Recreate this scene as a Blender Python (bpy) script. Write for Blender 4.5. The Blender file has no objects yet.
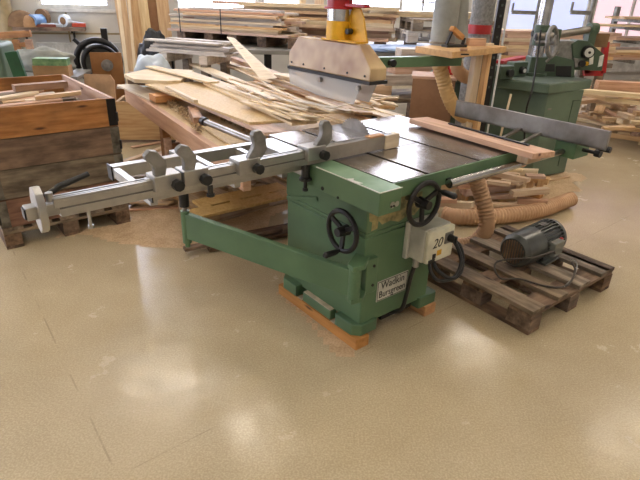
import bpy, math, random
from mathutils import Vector, Matrix
R = random.Random(7)
C = bpy.context.scene.collection
PI = math.pi
# ---------------------------------------------------------------- camera geometry
F = 521.0
H = 1.55
_d = Vector((283-320, 1339-240, F)).normalized()
UPc = -_d
FWc = (Vector((0, 0, 1)) - UPc*UPc.z).normalized()
RTc = FWc.cross(UPc)
if RTc.x < 0: RTc = -RTc
def ray(x, y):
    c = Vector((x-320, y-240, F))
    return Vector((c.dot(RTc), c.dot(FWc), c.dot(UPc)))
def W(x, y, z):            # place on a level plane of height z
    r = ray(x, y); t = (z-H)/r.z
    return Vector((r.x*t, r.y*t, z))
def WY(x, y, Y):           # place at a distance Y down the hall
    r = ray(x, y); t = Y/r.y
    return Vector((r.x*t, Y, H+r.z*t))
cd = bpy.data.cameras.new('camera'); cam = bpy.data.objects.new('camera', cd); C.objects.link(cam)
cd.lens = F/640*36; cd.sensor_width = 36; cd.clip_end = 100; cd.clip_start = .05
cr = Vector((RTc.x, FWc.x, UPc.x)); cu = -Vector((RTc.y, FWc.y, UPc.y)); cb = -Vector((RTc.z, FWc.z, UPc.z))
cam.matrix_world = Matrix(((cr.x, cu.x, cb.x, 0), (cr.y, cu.y, cb.y, 0), (cr.z, cu.z, cb.z, H), (0, 0, 0, 1)))
bpy.context.scene.camera = cam
vs = bpy.context.scene.view_settings
vs.view_transform = 'Standard'; vs.look = 'None'; vs.gamma = 1; vs.use_curve_mapping = False; vs.exposure = 0.12

# ---------------------------------------------------------------- materials
def srgb(r, g, b):
    f = lambda c: (c/255/12.92) if c/255 <= .04045 else ((c/255+.055)/1.055)**2.4
    return (f(r), f(g), f(b), 1)
def newmat(name):
    m = bpy.data.materials.new(name); m.use_nodes = True
    nt = m.node_tree; b = nt.nodes['Principled BSDF']
    return m, nt, b
def N(nt, t, **kw):
    n = nt.nodes.new(t)
    for k, v in kw.items():
        if k in n.inputs: n.inputs[k].default_value = v
        else: setattr(n, k, v)
    return n
def noise(nt, vec, scale, detail=4, rough=.55):
    n = N(nt, 'ShaderNodeTexNoise'); n.inputs['Scale'].default_value = scale
    n.inputs['Detail'].default_value = detail; n.inputs['Roughness'].default_value = rough
    if vec: nt.links.new(vec, n.inputs['Vector'])
    return n.outputs['Fac']
def ramp(nt, fac, stops):
    n = N(nt, 'ShaderNodeValToRGB'); cr_ = n.color_ramp
    while len(cr_.elements) < len(stops): cr_.elements.new(.5)
    for e, (p, c) in zip(cr_.elements, stops): e.position = p; e.color = c
    nt.links.new(fac, n.inputs['Fac']); return n.outputs['Color']
def mix(nt, fac, a, b, typ='MIX'):
    n = N(nt, 'ShaderNodeMix', data_type='RGBA', blend_type=typ)
    for s, v in ((0, fac), (6, a), (7, b)):
        if hasattr(v, 'links'): nt.links.new(v, n.inputs[s])
        else: n.inputs[s].default_value = v
    return n.outputs[2]
def bump(nt, b, h, s=.2, d=.01):
    n = N(nt, 'ShaderNodeBump'); n.inputs['Strength'].default_value = s; n.inputs['Distance'].default_value = d
    nt.links.new(h, n.inputs['Height']); nt.links.new(n.outputs[0], b.inputs['Normal'])
def objco(nt, sc=(1, 1, 1)):
    t = N(nt, 'ShaderNodeTexCoord'); mp = N(nt, 'ShaderNodeMapping'); mp.inputs['Scale'].default_value = sc
    oi = N(nt, 'ShaderNodeObjectInfo'); ad = N(nt, 'ShaderNodeVectorMath', operation='MULTIPLY_ADD')
    nt.links.new(oi.outputs['Random'], ad.inputs[0]); ad.inputs[1].default_value = (37, 19, 53)
    nt.links.new(t.outputs['Object'], ad.inputs[2])
    nt.links.new(ad.outputs[0], mp.inputs['Vector']); return mp.outputs[0], oi.outputs['Random']
def wood(name, c1, c2, rough=.62, vary=.22, grain=(1.3, 16, 16), knots=True, grime=0):
    m, nt, b = newmat(name)
    v, rnd = objco(nt, grain)
    n1 = noise(nt, v, 2.2, 6, .6)
    col = ramp(nt, n1, [(.32, srgb(*c2)), (.62, srgb(*c1))])
    if knots:
        v2, _ = objco(nt, (2.2, 9, 9)); vo = N(nt, 'ShaderNodeTexVoronoi'); vo.inputs['Scale'].default_value = 1.0
        nt.links.new(v2, vo.inputs['Vector'])
        k = ramp(nt, vo.outputs['Distance'], [(.035, (1, 1, 1, 1)), (.1, (0, 0, 0, 1))])
        col = mix(nt, k, col, srgb(c2[0]*.5, c2[1]*.42, c2[2]*.36))
    if grime:
        v3, _ = objco(nt, (2, 5, 5)); g = ramp(nt, noise(nt, v3, 2.5, 5), [(.42, (0, 0, 0, 1)), (.68, (grime,)*3+(1,))])
        col = mix(nt, g, col, srgb(c2[0]*.42, c2[1]*.40, c2[2]*.38))
    hs = N(nt, 'ShaderNodeHueSaturation'); mr = N(nt, 'ShaderNodeMapRange')
    nt.links.new(rnd, mr.inputs['Value']); mr.inputs['To Min'].default_value = 1-vary; mr.inputs['To Max'].default_value = 1+vary*.45
    nt.links.new(mr.outputs[0], hs.inputs['Value']); nt.links.new(col, hs.inputs['Color'])
    mr2 = N(nt, 'ShaderNodeMapRange'); wn = N(nt, 'ShaderNodeTexWhiteNoise', noise_dimensions='1D')
    nt.links.new(rnd, wn.inputs['W']); nt.links.new(wn.outputs['Value'], mr2.inputs['Value'])
    mr2.inputs['To Min'].default_value = .75; mr2.inputs['To Max'].default_value = 1.15
    nt.links.new(mr2.outputs[0], hs.inputs['Saturation'])
    nt.links.new(hs.outputs[0], b.inputs['Base Color'])
    b.inputs['Roughness'].default_value = rough; bump(nt, b, n1, .15, .003)
    return m
def plain(name, c, rough=.5, metal=0, c2=None, sc=6, bmp=0, spec=None, trans=0, alpha=1, coat=0):
    m, nt, b = newmat(name); v, _ = objco(nt)
    n1 = noise(nt, v, sc, 5)
    c2 = c2 or tuple(x*.82 for x in c)
    nt.links.new(ramp(nt, n1, [(.35, srgb(*c2)), (.65, srgb(*c))]), b.inputs['Base Color'])
    b.inputs['Roughness'].default_value = rough; b.inputs['Metallic'].default_value = metal
    if trans: b.inputs['Transmission Weight'].default_value = trans
    if alpha < 1: b.inputs['Alpha'].default_value = alpha
    if coat: b.inputs['Coat Weight'].default_value = coat; b.inputs['Coat Roughness'].default_value = .15
    if bmp: bump(nt, b, n1, bmp, .004)
    return m
def emis(name, c, s):
    m, nt, b = newmat(name); b.inputs['Base Color'].default_value = srgb(*c)
    b.inputs['Emission Color'].default_value = srgb(*c); b.inputs['Emission Strength'].default_value = s
    return m
M = {}
M['pine'] = wood('pine', (220, 188, 146), (190, 150, 108))
M['pale'] = wood('pale_wood', (230, 210, 174), (206, 180, 140), vary=.12)
M['pink'] = wood('pinkish_wood', (212, 176, 150), (180, 138, 110))
M['orange'] = wood('orange_pine', (184, 134, 90), (148, 100, 62), grime=.5)
M['oldwood'] = wood('weathered_wood', (146, 118, 92), (104, 80, 62), rough=.8, grime=.8, vary=.25)
M['greywood'] = wood('grey_weathered_wood', (160, 142, 120), (120, 102, 82), rough=.8, grime=.7, vary=.2)
M['beamwood'] = wood('beam_timber', (206, 156, 114), (184, 132, 90), vary=.05)
M['dusty'] = wood('dusty_timber', (190, 164, 130), (156, 128, 96), rough=.9, vary=.12)
M['green3'] = None
M['white_wood'] = wood('whitish_wood', (214, 204, 192), (178, 164, 150), vary=.12, grime=.3)
M['ply'] = wood('chipboard', (218, 190, 140), (198, 164, 112), grain=(25, 25, 25), knots=False, vary=.08)
M['mdf'] = wood('mdf', (152, 106, 62), (140, 94, 52), grain=(4, 4, 4), knots=False, vary=.03)
M['endwood'] = wood('orange_end_wood', (208, 156, 104), (180, 128, 80))
M['green'] = plain('green_machine_paint', (92, 122, 88), .45, c2=(78, 106, 76), sc=3, bmp=.05)
M['green3'] = plain('dark_grey_green', (74, 92, 72), .45, c2=(60, 76, 58), sc=5)
M['greenlight'] = plain('light_green_paint', (128, 158, 128), .5, c2=(104, 138, 106), sc=9)
M['green2'] = plain('grey_green_paint', (100, 118, 98), .45, c2=(84, 102, 84), sc=3)
M['steel'] = plain('steel', (170, 165, 158), .34, .9, c2=(120, 114, 106), sc=5)
M['chrome'] = plain('polished_bar', (205, 205, 205), .24, 1)
M['shelfwood'] = wood('yellow_orange_board', (216, 168, 96), (196, 142, 74), vary=.02)
M['redwood'] = wood('reddish_old_board', (142, 100, 74), (108, 72, 52), rough=.8, grime=.6)
M['brownwood'] = wood('brown_old_board', (136, 104, 74), (104, 76, 54), rough=.8, grime=.7)
M['ashwood'] = wood('grey_old_board', (146, 132, 112), (106, 92, 76), rough=.85, grime=.7)
M['alu'] = plain('aluminium', (182, 180, 176), .36, .85, c2=(162, 160, 156), sc=10)
M['cast'] = plain('cast_aluminium', (146, 144, 140), .5, .5, c2=(118, 116, 112), sc=20, bmp=.1)
M['black'] = plain('black_plastic', (26, 26, 26), .4)
M['iron'] = plain('black_iron', (26, 24, 24), .4, .2)
M['dark'] = plain('recess_shade', (30, 28, 26), .8)  # near-black colour painted for the shade in slots, holes and under the cabinet
M['white'] = plain('white_paint', (226, 226, 220), .6)
M['dust'] = plain('pale_dust', (216, 200, 168), .9, sc=30)
M['greybox'] = plain('light_grey_enclosure', (206, 204, 192), .4)
M['yellow'] = plain('yellow_paint', (228, 172, 28), .4)
M['red'] = plain('red_paint', (186, 34, 36), .35)
M['hose'] = plain('tan_hose', (194, 156, 120), .6, c2=(176, 138, 102))
M['hose_light'] = plain('yellowish_hose', (206, 172, 118), .5, c2=(190, 152, 98))
M['duct'] = plain('grey_duct', (160, 162, 156), .55, .2)
M['felt'] = plain('speckled_grey_duct', (142, 142, 140), .7, c2=(108, 108, 108), sc=50)
M['cardboard'] = plain('cardboard', (176, 136, 96), .85)
M['blue'] = plain('blue_sheet', (166, 186, 214), .35, c2=(136, 160, 200), sc=4)
M['bag'] = plain('white_plastic', (212, 222, 230), .35, c2=(180, 192, 206), sc=5)
M['greytop'] = plain('grey_tabletop', (150, 148, 142), .45, c2=(120, 118, 112), sc=2)
M['motor'] = plain('dark_grey_motor_paint', (88, 92, 88), .35, .3, c2=(60, 62, 60), coat=.4)
M['rad'] = plain('radiator_enamel', (208, 208, 204), .5)
M['yellow_metal'] = plain('old_pipe_paint', (168, 150, 112), .5)
M['dkgreen'] = plain('dark_green_paint', (34, 84, 48), .45)
M['brown'] = plain('brown_stuff', (128, 98, 68), .9, sc=12)
M['ltblue'] = plain('light_blue_plastic', (120, 160, 210), .4)
M['shav'] = plain('shavings', (188, 158, 116), .9, c2=(120, 92, 62), sc=40)
# cast iron table: polished, stained
m, nt, b = newmat('cast_iron_table'); v, _ = objco(nt, (1, 1, 1)); vv, _ = objco(nt, (3, 1, 1))
n1 = noise(nt, vv, 3.0, 6); n2 = noise(nt, v, 22, 4)
nt.links.new(mix(nt, .35, ramp(nt, n1, [(.35, srgb(132, 118, 104)), (.65, srgb(176, 170, 162))]), ramp(nt, n2, [(.3, srgb(112, 96, 82)), (.7, srgb(182, 176, 168))])), b.inputs['Base Color'])
mr = N(nt, 'ShaderNodeMapRange'); nt.links.new(n1, mr.inputs['Value']); mr.inputs['To Min'].default_value = .16; mr.inputs['To Max'].default_value = .34
nt.links.new(mr.outputs[0], b.inputs['Roughness']); b.inputs['Metallic'].default_value = .85
M['iron_table'] = m
# sawdusty clear plastic and amber hood
m, nt, b = newmat('amber_hood'); v, _ = objco(nt); n1 = noise(nt, v, 3.2, 3)
nt.links.new(ramp(nt, n1, [(.34, srgb(150, 112, 76)), (.62, srgb(206, 180, 136))]), b.inputs['Base Color'])
b.inputs['Roughness'].default_value = .35; b.inputs['Alpha'].default_value = .93; M['hood'] = m
m, nt, b = newmat('clear_skirt'); b.inputs['Base Color'].default_value = srgb(205, 205, 205); b.inputs['Roughness'].default_value = .25
b.inputs['Alpha'].default_value = .45; M['skirt'] = m
# floor
m, nt, b = newmat('resin_floor'); tc = N(nt, 'ShaderNodeTexCoord'); v = tc.outputs['Object']
n1 = noise(nt, v, .8, 7, .62); n2 = noise(nt, v, 4.5, 6, .65); n3 = noise(nt, v, 130, 2)
c = ramp(nt, n1, [(.32, srgb(166, 150, 120)), (.68, srgb(200, 184, 152))])
c = mix(nt, .22, c, ramp(nt, n2, [(.3, srgb(166, 150, 124)), (.7, srgb(198, 186, 160))]))
c = mix(nt, .36, c, ramp(nt, n3, [(.34, srgb(158, 138, 106)), (.5, srgb(184, 168, 136)), (.66, srgb(216, 200, 164))]), 'MIX')
nt.links.new(c, b.inputs['Base Color'])
# worn joints and scratches: two long faint dark lines in the screed
sx = N(nt, 'ShaderNodeSeparateXYZ'); nt.links.new(v, sx.inputs[0])
def jline(a_, p0, w):
    ca_, sa_ = math.cos(a_), math.sin(a_); k = -(-sa_*p0[0]+ca_*p0[1])
    m1_ = N(nt, 'ShaderNodeMath', operation='MULTIPLY_ADD'); nt.links.new(sx.outputs[0], m1_.inputs[0]); m1_.inputs[1].default_value = -sa_; m1_.inputs[2].default_value = k
    m2_ = N(nt, 'ShaderNodeMath', operation='MULTIPLY_ADD'); nt.links.new(sx.outputs[1], m2_.inputs[0]); m2_.inputs[1].default_value = ca_; nt.links.new(m1_.outputs[0], m2_.inputs[2])
    m3_ = N(nt, 'ShaderNodeMath', operation='ABSOLUTE'); nt.links.new(m2_.outputs[0], m3_.inputs[0])
    m4_ = N(nt, 'ShaderNodeMath', operation='LESS_THAN'); nt.links.new(m3_.outputs[0], m4_.inputs[0]); m4_.inputs[1].default_value = w; return m4_.outputs[0]
j0, j1 = W(75, 385, 0), W(118, 478, 0); j2, j3 = W(130, 470, 0), W(350, 358, 0)
for a_, b_, w_ in ((j0, j1, .0035), (j2, j3, .0025)):
    jl = jline(math.atan2(b_.y-a_.y, b_.x-a_.x), a_, w_); fm = N(nt, 'ShaderNodeMath', operation='MULTIPLY'); nt.links.new(jl, fm.inputs[0]); fm.inputs[1].default_value = .0
    rb_ = ramp(nt, n2, [(.47, (0, 0, 0, 1)), (.56, (.45, .45, .45, 1))]); nt.links.new(rb_, fm.inputs[1]); c = mix(nt, fm.outputs[0], c, srgb(128, 114, 90))
nt.links.new(c, b.inputs['Base Color'])
mr = N(nt, 'ShaderNodeMapRange'); nt.links.new(n2, mr.inputs['Value']); mr.inputs['From Min'].default_value = .3; mr.inputs['From Max'].default_value = .7; mr.inputs['To Min'].default_value = .10; mr.inputs['To Max'].default_value = .30
nt.links.new(mr.outputs[0], b.inputs['Roughness'])
n4 = noise(nt, v, 70, 3); bump(nt, b, n4, .07, .003); M['floor'] = m
# sawdust
m, nt, b = newmat('sawdust'); v = N(nt, 'ShaderNodeTexCoord').outputs['Object']
n1 = noise(nt, v, 6, 6, .7); n2 = noise(nt, v, 90, 3)
c = mix(nt, .4, ramp(nt, n1, [(.35, srgb(176, 146, 110)), (.65, srgb(212, 184, 146))]), ramp(nt, n2, [(.3, srgb(150, 120, 86)), (.7, srgb(226, 204, 170))]))
nt.links.new(c, b.inputs['Base Color']); b.inputs['Roughness'].default_value = .95; bump(nt, b, n2, .5, .006); M['sawdust'] = m
# white blockwork wall
m, nt, b = newmat('painted_wall'); v = N(nt, 'ShaderNodeTexCoord').outputs['Object']
n1 = noise(nt, v, 1.5, 4); nt.links.new(ramp(nt, n1, [(.3, srgb(196, 194, 188)), (.7, srgb(214, 212, 206))]), b.inputs['Base Color'])
b.inputs['Roughness'].default_value = .7; M['wall'] = m
M['ceil'] = plain('ceiling_white', (206, 204, 198), .8)
M['pane'] = emis('daylit_pane', (226, 232, 255), 7.5)
M['pane_pink'] = emis('daylit_pane_pinkish', (232, 204, 214), .85)
M['pane_lav'] = emis('daylit_frosted_pane', (190, 200, 236), .85)
M['tube'] = emis('lamp_tube', (255, 242, 224), 46)

# ---------------------------------------------------------------- mesh builder
def frame(d, up=Vector((0, 0, 1))):
    d = d.normalized()
    if abs(d.dot(up)) > .99: up = Vector((1, 0, 0))
    s = up.cross(d).normalized(); u = d.cross(s)
    return s, u
class MB:
    def __init__(self): self.v = []; self.f = []
    def add(self, vs_, fs): o = len(self.v); self.v += [tuple(p) for p in vs_]; self.f += [tuple(o+i for i in f) for f in fs]; return self
    def box(self, x0, x1, y0, y1, z0, z1, X=None):
        p = [Vector((x, y, z)) for z in (z0, z1) for y in (y0, y1) for x in (x0, x1)]
        if X: p = [X @ q for q in p]
        return self.add(p, [(0, 2, 3, 1), (4, 5, 7, 6), (0, 1, 5, 4), (2, 6, 7, 3), (0, 4, 6, 2), (1, 3, 7, 5)])
    def hexa(self, bot, top):
        n = len(bot)
        return self.add(list(bot)+list(top), [tuple(range(n-1, -1, -1)), tuple(range(n, 2*n))]+[(i, (i+1) % n, n+(i+1) % n, n+i) for i in range(n)])
    def prism(self, poly, z0, z1, X=None):
        a = [Vector((x, y, z0)) for x, y in poly]; b_ = [Vector((x, y, z1)) for x, y in poly]
        if X: a = [X @ q for q in a]; b_ = [X @ q for q in b_]
        return self.hexa(a, b_)
    def beam(self, p0, p1, w, h, up=Vector((0, 0, 1))):
        p0 = Vector(p0); p1 = Vector(p1); s, u = frame(p1-p0, up)
        q = [(-1, -1), (1, -1), (1, 1), (-1, 1)]
        return self.hexa([p0+s*a*w/2+u*c_*h/2 for a, c_ in q], [p1+s*a*w/2+u*c_*h/2 for a, c_ in q])
    def cyl(self, p0, p1, r0, r1=None, n=20):
        r1 = r0 if r1 is None else r1; p0 = Vector(p0); p1 = Vector(p1); s, u = frame(p1-p0)
        cs = [(math.cos(2*PI*i/n), math.sin(2*PI*i/n)) for i in range(n)]
        return self.hexa([p0+(s*a+u*c_)*r0 for a, c_ in cs], [p1+(s*a+u*c_)*r1 for a, c_ in cs])
    def rings(self, pts, rad, n=14, cap=True):
        pts = [Vector(p) for p in pts]; k = len(pts); o = len(self.v); s = None
        for i, p in enumerate(pts):
            d = (pts[min(i+1, k-1)]-pts[max(i-1, 0)]).normalized()
            if s is None: s, u = frame(d)
            else: s = (s-d*s.dot(d)).normalized(); u = d.cross(s)
            r = rad[i] if hasattr(rad, '__len__') else rad
            for j in range(n): a = 2*PI*j/n; self.v.append(tuple(p+(s*math.cos(a)+u*math.sin(a))*r))
        for i in range(k-1):
            for j in range(n): self.f.append((o+i*n+j, o+i*n+(j+1) % n, o+(i+1)*n+(j+1) % n, o+(i+1)*n+j))
        if cap: self.f.append(tuple(o+j for j in range(n-1, -1, -1))); self.f.append(tuple(o+(k-1)*n+j for j in range(n)))
        return self
    def torus(self, c, ax, Rr, r, n=32, m_=10, sy=1):
        c = Vector(c); ax = Vector(ax).normalized(); s, u = frame(ax); o = len(self.v)
        for i in range(n):
            a = 2*PI*i/n; d = s*math.cos(a)+u*math.sin(a)
            for j in range(m_): q = 2*PI*j/m_; self.v.append(tuple(c+d*(Rr+r*math.cos(q))+ax*r*sy*math.sin(q)))
        for i in range(n):
            for j in range(m_): self.f.append((o+i*m_+j, o+((i+1) % n)*m_+j, o+((i+1) % n)*m_+(j+1) % m_, o+i*m_+(j+1) % m_))
        return self
    def build(self, name, mat, parent=None, bevel=0, smooth=True, loc=None, X=None):
        me = bpy.data.meshes.new(name); vs_ = self.v
        if loc is not None: L_ = Vector(loc); vs_ = [tuple(Vector(p)-L_) for p in vs_]
        me.from_pydata(vs_, [], self.f); me.materials.append(M[mat] if isinstance(mat, str) else mat)
        import bmesh
        bm = bmesh.new(); bm.from_mesh(me); bmesh.ops.recalc_face_normals(bm, faces=bm.faces); bm.to_mesh(me); bm.free()
        if smooth: me.shade_smooth(); me.set_sharp_from_angle(angle=.6)
        o = bpy.data.objects.new(name, me); C.objects.link(o)
        if loc is not None: o.location = loc
        if X is not None: o.matrix_world = X
        if parent: o.parent = parent
        if bevel:
            md = o.modifiers.new('bevel', 'BEVEL'); md.width = bevel; md.segments = 2; md.limit_method = 'ANGLE'; md.angle_limit = .6
            md.harden_normals = bool(smooth)
        return o
def spline(pts, n=8):
    pts = [Vector(p) for p in pts]; q = [pts[0]*2-pts[1]]+pts+[pts[-1]*2-pts[-2]]; out = []
    for i in range(1, len(q)-2):
        for k in range(n):
            t = k/n; a, b_, c_, d = q[i-1:i+3]
            out.append(.5*((2*b_)+(c_-a)*t+(2*a-5*b_+4*c_-d)*t*t+(3*b_-a-3*c_+d)*t**3))
    out.append(pts[-1]); return out
def tag(o, label=None, cat=None, group=None, kind=None):
    if label: o['label'] = label
    if cat: o['category'] = cat
    if group: o['group'] = group
    if kind: o['kind'] = kind
    return o
def empty(name, loc, rz=0, label=None, cat=None, group=None):
    o = bpy.data.objects.new(name, None); C.objects.link(o); o.location = loc; o.rotation_euler = (0, 0, rz)
    return tag(o, label, cat, group)
def copy_tree(o, parent=None):
    c_ = o.copy(); C.objects.link(c_)
    if parent: c_.parent = parent
    for ch in list(o.children): copy_tree(ch, c_)
    return c_
def board(name, p0, p1, w, t, mat, label, cat, group=None, up=Vector((0, 0, 1)), bevel=.0015, skew=0, kind=None):
    """a board whose own x axis runs along its length; p0, p1 are the ends of its centre line"""
    p0 = Vector(p0); p1 = Vector(p1); l = (p1-p0).length; s, u = frame(p1-p0, up); d = (p1-p0).normalized()
    mb = MB(); k = skew
    mb.hexa([(-l/2, -w/2, -t/2), (l/2-k, -w/2, -t/2), (l/2, w/2, -t/2), (-l/2+k*.6, w/2, -t/2)], [(-l/2, -w/2, t/2), (l/2-k, -w/2, t/2), (l/2, w/2, t/2), (-l/2+k*.6, w/2, t/2)])
    mid = (p0+p1)/2; X = Matrix(((d.x, s.x, u.x, mid.x), (d.y, s.y, u.y, mid.y), (d.z, s.z, u.z, mid.z), (0, 0, 0, 1)))
    o = mb.build(name, mat, smooth=False, X=X, bevel=bevel)
    return tag(o, label, cat, group, kind)
# a heap: each board comes to rest on what already lies under it
def _rect(cx, cy, l, w, a):
    c_, s_ = math.cos(a), math.sin(a)
    return [(cx+c_*x-s_*y, cy+s_*x+c_*y) for x, y in ((-l/2, -w/2), (l/2, -w/2), (l/2, w/2), (-l/2, w/2))]
def _hit(A, B):
    for P_ in (A, B):
        for i in range(2):
            nx, ny = P_[i+1][0]-P_[i][0], P_[i+1][1]-P_[i][1]
            a = [x*nx+y*ny for x, y in A]; b_ = [x*nx+y*ny for x, y in B]
            if max(a) <= min(b_) or max(b_) <= min(a): return False
    return True
class Heap:
    def rest(self, cx, cy, l, w, a):
        r = _rect(cx, cy, l, w, a); z = self.base
        for q, top in self.items:
            if top > z and _hit(r, q): z = top
        return z
    def __init__(self, base): self.base = base; self.items = []
    def drop(self, cx, cy, l, w, t, a, mat, name, label, cat, group=None, skew=0, maxz=None, bevel=.0015):
        r = _rect(cx, cy, l, w, a); z = self.base
        for q, top in self.items:
            if top > z and _hit(r, q): z = top
        if maxz and z+t > maxz: return None
        z += .0005
        self.items.append((r, z+t)); d = Vector((math.cos(a), math.sin(a), 0))*l/2; c_ = Vector((cx, cy, z+t/2))
        return board(name, c_-d, c_+d, w, t, mat, label, cat, group, skew=skew, bevel=bevel)
def text(body, size, mat, X, name, parent=None, ext=.0006, align='CENTER', sx=1, shear=0):
    cu_ = bpy.data.curves.new(name, 'FONT'); cu_.body = body; cu_.size = size; cu_.extrude = ext; cu_.align_x = align; cu_.align_y = 'CENTER'; cu_.shear = shear
    t = bpy.data.objects.new(name, cu_); C.objects.link(t); bpy.context.view_layer.update()
    me = bpy.data.meshes.new_from_object(t.evaluated_get(bpy.context.evaluated_depsgraph_get()))
    bpy.data.objects.remove(t); me.materials.clear(); me.materials.append(M[mat])
    me.transform(X @ Matrix.Diagonal((sx, 1, 1, 1)))
    o = bpy.data.objects.new(name, me); C.objects.link(o)
    if parent: o.parent = parent
    return o
# ================================================================ the table saw
TH = math.radians(39.3)
O = Vector((0.226, 1.895, 0))
U3 = Vector((math.cos(TH), math.sin(TH), 0)); V3 = Vector((-math.sin(TH), math.cos(TH), 0))
def uv(u, v, z=0): return O+U3*u+V3*v+Vector((0, 0, z))
saw = empty('table_saw', O, TH, 'green cast iron table saw with long aluminium crosscut fence and swing arm', 'table saw')
# cabinet
mb = MB(); mb.box(.1, .58, .16, .76, .11, .575); mb.hexa([Vector(p) for p in ((.1, .16, .575), (.58, .16, .575), (.58, .76, .575), (.1, .76, .575))], [Vector(p) for p in ((.096, .156, .60), (.583, .156, .60), (.583, .766, .60), (.096, .766, .60))])
mb.box(.096, .583, .156, .766, .60, .79)
cab = mb.build('cabinet', 'green', saw, bevel=.008)
for (u0, u1, v0, v1, ch) in ((.066, .212, .145, .30, 1), (.51, .65, .145, .30, 0), (.062, .16, .62, .775, 2), (.5, .655, .62, .775, 3)):
    mb = MB(); c_ = .035
    poly = [(u0+(c_ if ch in (1,) else .006), v0), (u1-.01, v0), (u1, v0+.01), (u1, v1), (u0+(c_ if ch == 2 else 0), v1), (u0, v1-(c_ if ch == 2 else 0)), (u0, v0+(c_ if ch == 1 else .006))]
    mb.prism(poly, .061, .125); mb.build('foot', 'green', saw, bevel=.007)
mb = MB(); mb.box(.068, .11, .34, .57, .061, .115); mb.build('side_flange', 'green', saw, bevel=.005)
mb = MB(); mb.box(.07, .098, .345, .565, .115, .118); mb.box(.066, .10, .305, .335, .061, .064); mb.box(.066, .10, .575, .615, .061, .064); mb.build('dust_line', 'dust', saw)
mb = MB(); mb.box(.28, .5, .19, .7, .061, .112); mb.build('base_shade_block', 'dark', saw)  # dark block painted in for the shade between the feet
mb = MB(); mb.beam((.091, .75, .585), (.091, .50, .66), .004, .018); mb.build('reinforcing_rib', 'green', saw)
# table top
mb = MB()
for a, b_ in ((.135, .334), (.356, .699), (.721, 1.118)): mb.box(a, b_, .062, .985, .83, .86)
mb.box(.135, 1.118, .062, .985, .80, .845)
tb = mb.build('table_top', 'iron_table', saw, bevel=.0015)
mb = MB(); mb.box(.127, 1.13, .05, .062, .79, .8585); mb.box(1.118, 1.13, .05, .985, .79, .8585); mb.build('table_apron', 'green', saw, bevel=.003)
mb = MB()
for a in (.334, .699): mb.box(a+.0005, a+.0215, .0625, .984, .845, .8465)
mb.box(.1255, .1345, .01, .98, .80, .845); mb.build('slot_shade', 'dark', saw)  # near-black strips paint the shade down in the slots and joint
mb = MB(); mb.box(.50, .69, .44, .98, .8602, .8612); mb.build('table_insert', 'steel', saw)
# blade with teeth
mb = MB(); n = 48; poly = []
for i in range(n):
    a = 2*PI*i/n; poly += [(.134*math.cos(a), .134*math.sin(a)), (.145*math.cos(a+.02), .145*math.sin(a+.02))]
X = Matrix.Translation((.60, .815, .786)) @ Matrix(((0, 0, 1, 0), (1, 0, 0, 0), (0, 1, 0, 0), (0, 0, 0, 1)))
mb.prism(poly, -.0016, .0016, X); mb.build('saw_blade', 'steel', saw, smooth=False)
# end block
mb = MB(); mb.box(0, .125, 0, .46, .76, .86); mb.hexa([Vector(p) for p in ((0, .46, .76), (.125, .46, .76), (.125, .62, .76), (.06, .62, .76))], [Vector(p) for p in ((0.0, .46, .86), (.125, .46, .86), (.125, .50, .86), (.03, .50, .86))])
blk = mb.build('end_block', 'green', saw, bevel=.003)
mb = MB(); mb.box(.003, .122, .003, .45, .8601, .8606); mb.build('block_top', 'greenlight', saw)  # thin sheet of lighter green over the top of the block
mb = MB(); mb.box(-.0006, .003, -.0006, .40, .8575, .8612); mb.box(-.0006, .1256, -.0006, .003, .8575, .8612)
mb.prism([(.0, .13), (.02, .12), (.012, .17), (.03, .185), (.0, .20), (-.004, .16)], .859, .8625); mb.build('chipped_paint_edge', 'white', saw)
mb = MB(); mb.cyl((.075, -.002, .795), (.075, 0, .795), .014, n=16); mb.cyl((.10, -.002, .795), (.10, 0, .795), .012, n=16); mb.build('stud_plate', 'alu', saw)
mb = MB(); mb.cyl((.068, -.004, .79), (.068, 0, .79), .005, n=8); mb.cyl((.082, -.004, .79), (.082, 0, .79), .005, n=8); mb.build('stud', 'iron', saw)
mb = MB(); mb.cyl((-.003, .35, .775), (0, .35, .775), .009, n=12); mb.cyl((-.003, .245, .765), (0, .245, .765), .006, n=12); mb.build('bolt_hole', 'dark', saw)
# worn primer patch under the block
mb = MB(); mb.prism([(.10, .74), (.44, .745), (.45, .66), (.40, .62), (.36, .632), (.30, .612), (.24, .632), (.19, .625), (.165, .65), (.162, .612), (.125, .608), (.128, .65), (.11, .66)], .0, .0008, Matrix(((1, 0, 0, 0), (0, 0, -1, .1559), (0, 1, 0, 0), (0, 0, 0, 1))))
mb.build('bare_paint_patch', plain('bare_patch', (176, 160, 112), .8, c2=(104, 104, 72), sc=25), saw)
# handwheels
def wheel(c, ax, Rr, hang):
    c = Vector(c); ax = Vector(ax); s, u = frame(ax); mb = MB(); mb.torus(c, ax, Rr-.012, .012, 40, 10)
    w = mb.build('handwheel', 'iron', saw); mb = MB(); mb.cyl(c-ax*.03, c+ax*.03, .026, .02); mb.build('hub', 'iron', w)
    for k in range(3):
        a = 2*PI*k/3+hang; d = s*math.cos(a)+u*math.sin(a); mb = MB(); mb.beam(c-ax*.01, c+d*(Rr-.014), .022, .014, ax); mb.build('spoke', 'iron', w, bevel=.003)
    d = s*math.cos(hang)+u*math.sin(hang); p = c+d*(Rr-.012)
    mb = MB(); mb.rings([p, p+ax*.02, p+ax*.03, p+ax*.09, p+ax*.1], [.008, .008, .013, .015, .008]); mb.build('handle', 'black', w)
    mb = MB(); mb.cyl(c-ax*.10, c-ax*.03, .014); mb.build('shaft', 'steel', w)
wheel((.025, .235, .605), (-1, 0, 0), .105, -PI*.5 if False else PI*1.5)
wheel((.315, .035, .735), (0, -1, 0), .108, .5)
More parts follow.
